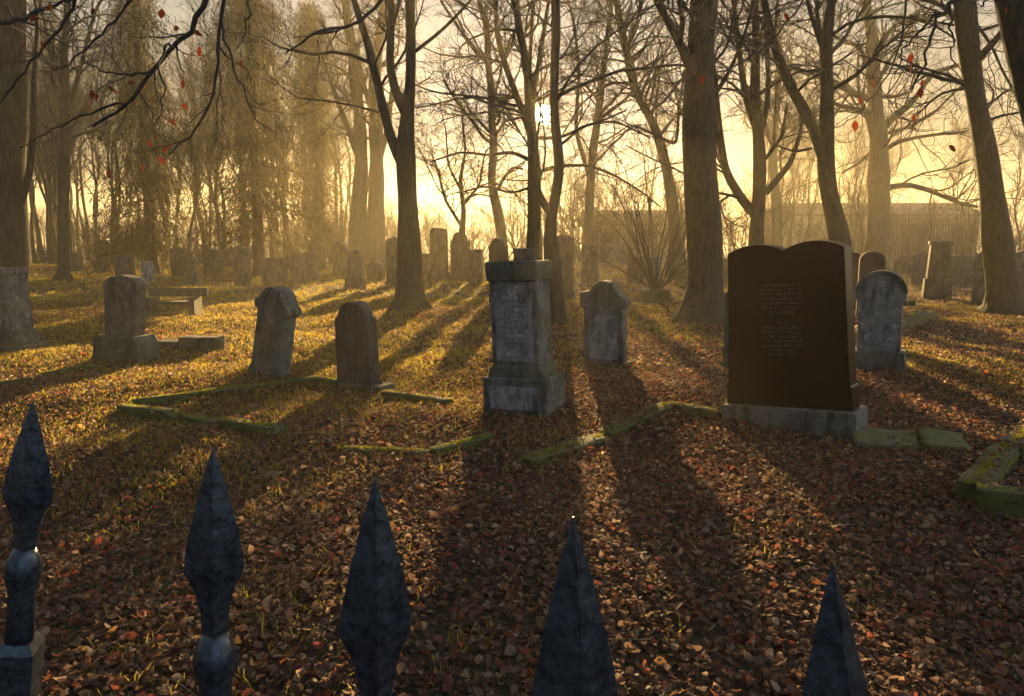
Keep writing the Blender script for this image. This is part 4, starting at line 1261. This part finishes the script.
# broken twigs lying in the litter
n = 520
x, y = scatter(n, 1.5, 14, 2.2, 12)
a = rng.random(n) * 6.283; L = rng.uniform(0.06, 0.38, n)
P = np.zeros((n, 5, 3)); dx = np.stack([np.cos(a), np.sin(a)], 1)
for k_ in range(5):
    P[:, k_, :2] = np.stack([x, y], 1) + dx * (L * (k_ / 4 - 0.5))[:, None] + rng.normal(size=(n, 2)) * 0.012
    P[:, k_, 2] = terrain(P[:, k_, 0], P[:, k_, 1]) + 0.035 + rng.random(n) * 0.02
tag(np_mesh('twig_litter', *tubes(P, np.linspace(1, 0.4, 5)[None] * rng.uniform(0.0018, 0.005, n)[:, None], 5), M['twig'], smooth=True),
    'thin broken twigs scattered over the fallen leaves', 'twigs', kind='stuff')

# ------------------------------------------------------------------ iron fence with spear tips
tips = [(33, 400, 0.76, 43, -13), (213, 447, 0.60, 55, 3), (375, 478, 0.50, 70, 2), (573, 517, 0.405, 95, 4), (832, 561, 0.335, 122, 7)]
f0 = at(213, 447, 0.60)
fence = empty('iron_fence', (f0[0], f0[1], 0))
tag(fence, 'wrought iron fence of dark blue painted spear topped bars in the foreground', 'fence')
fo = np.array(fence.location)


def ring_loft(sections, S=4, rot=0.0, sub=True, flat=1.0):
    """stack of (z, half width, half depth) diamonds/circles"""
    bm = bmesh.new(); rings = []
    for z, w, d in sections:
        rr_ = []
        for k in range(S):
            a = 2 * math.pi * k / S + rot
            rr_.append(bm.verts.new((w * math.cos(a), d * math.sin(a), z)))
        rings.append(rr_)
    for r0, r1 in zip(rings, rings[1:]):
        for k in range(S):
            bm.faces.new((r0[k], r0[(k + 1) % S], r1[(k + 1) % S], r1[k]))
    bm.faces.new(rings[0][::-1]); bm.faces.new(rings[-1])
    return bm


ends = []
posts = []
for (u, v, Yd, wpx, lean_px) in tips:
    tip = at(u, v, Yd)
    low = at(u + lean_px, v + 290 * 0.6 / Yd, Yd)
    posts.append((tip, wpx * Yd / F_PX / 2 * 1.02, (low - tip)[0] / abs((low - tip)[2])))
step0, step1 = posts[0][0] - posts[1][0], posts[4][0] - posts[3][0]
step0 *= 0.27 / np.linalg.norm(step0); step1 *= 0.13 / np.linalg.norm(step1)
# the fence runs on past both sides of the picture
for k_ in range(1, 9): posts.insert(0, (posts[0][0] * [1, 1, 0] + [0, 0, posts[0][0][2]] + step0 * [1, 1, 0], 0.0225, 0.0))
for k_ in range(1, 9): posts.append((posts[-1][0] + step1 * [1, 1, 0], 0.026, 0.0))
for (tip, w, lean_x) in posts:
    u = tip[0] * 40
    bm = ring_loft([(-tip[2] + 0.05, 0.0115, 0.0115), (-0.268 * w / 0.022, 0.0115, 0.0115)], 4, math.pi / 4)
    sc = w / 0.022
    me_root = bm_obj('picket', bm, M['iron'], fence)
    me_root.location = tuple(tip - fo)
    rz = R(15)
    # spear leaf: flattened diamond section with a crisp midrib, slightly hooked barbs
    sec = [(0.0, 0.0003, 0.0003), (-0.004, 0.0014, 0.0012), (-0.014, 0.0044, 0.0034), (-0.03, 0.0088, 0.0060), (-0.055, 0.0152, 0.0100), (-0.078, 0.0202, 0.0128), (-0.094, 0.0226, 0.0140), (-0.102, 0.0232, 0.0142), (-0.108, 0.0228, 0.0140),
           (-0.114, 0.0200, 0.0128), (-0.122, 0.0162, 0.0115), (-0.132, 0.0132, 0.0106), (-0.148, 0.0108, 0.0100), (-0.168, 0.0100, 0.0098)]
    sp = ring_loft([(z * sc, a * sc, b * sc) for z, a, b in sec], 4, 0.0)
    bmesh.ops.subdivide_edges(sp, edges=list(sp.edges), cuts=2, use_grid_fill=True)
    for vv in sp.verts:
        q_ = vv.co * 210
        k_ = 0.00012 * (math.sin(q_.x * 2.1 + q_.z * 1.3) + math.sin(q_.y * 2.7 + q_.z * 0.9 + u) + math.sin(q_.z * 2.2 + q_.x))
        vv.co.x += k_ * (1 if vv.co.x > 0 else -1); vv.co.y += k_ * 0.6
    spear = bm_obj('spear_tip', sp, M['iron'], me_root)
    es = spear.data
    ball = [(-0.162, 0.0100, 0.0100), (-0.168, 0.0128, 0.0128), (-0.175, 0.0160, 0.0160), (-0.184, 0.0178, 0.0178), (-0.193, 0.0174, 0.0174), (-0.201, 0.0150, 0.0150), (-0.210, 0.0132, 0.0132), (-0.235, 0.0135, 0.0135), (-0.275, 0.0145, 0.0145)]
    bm_obj('knob', ring_loft([(z * sc, a * sc, b * sc) for z, a, b in ball], 16), M['iron'], me_root, smooth=True)
    bm = ring_loft([(-0.34 * sc, 0.027 * sc, 0.027 * sc), (-0.276 * sc, 0.0275 * sc, 0.0275 * sc), (-0.266 * sc, 0.020 * sc, 0.020 * sc)], 4, math.pi / 4)
    bm_obj('collar', bm, M['iron'], me_root)
    # lean of the whole bar
    me_root.rotation_euler = (Matrix.Rotation(math.atan(lean_x) * -1, 3, 'Y') @ Matrix.Rotation(rz, 3, 'Z')).to_euler()
    foot = tip + np.array([lean_x * 0.55, 0, -0.62])
    ends.append(foot - fo)
# rails through the bars, below the picture
for dz in (0.0, -0.62):
    ln = [list(e_ + np.array([0, 0, dz])) + [0.014] for e_ in ends]
    d0 = np.array(ln[0][:3]) - np.array(ln[1][:3]); d1 = np.array(ln[-1][:3]) - np.array(ln[-2][:3])
    ln = [list(np.array(ln[0][:3]) + d0) + [0.014]] + ln + [list(np.array(ln[-1][:3]) + d1) + [0.014]]
    q_ = np.array(ln)
    V, F = tubes(q_[None, :, :3], q_[None, :, 3], 4)
    np_mesh('rail', V, F, M['iron'], fence)
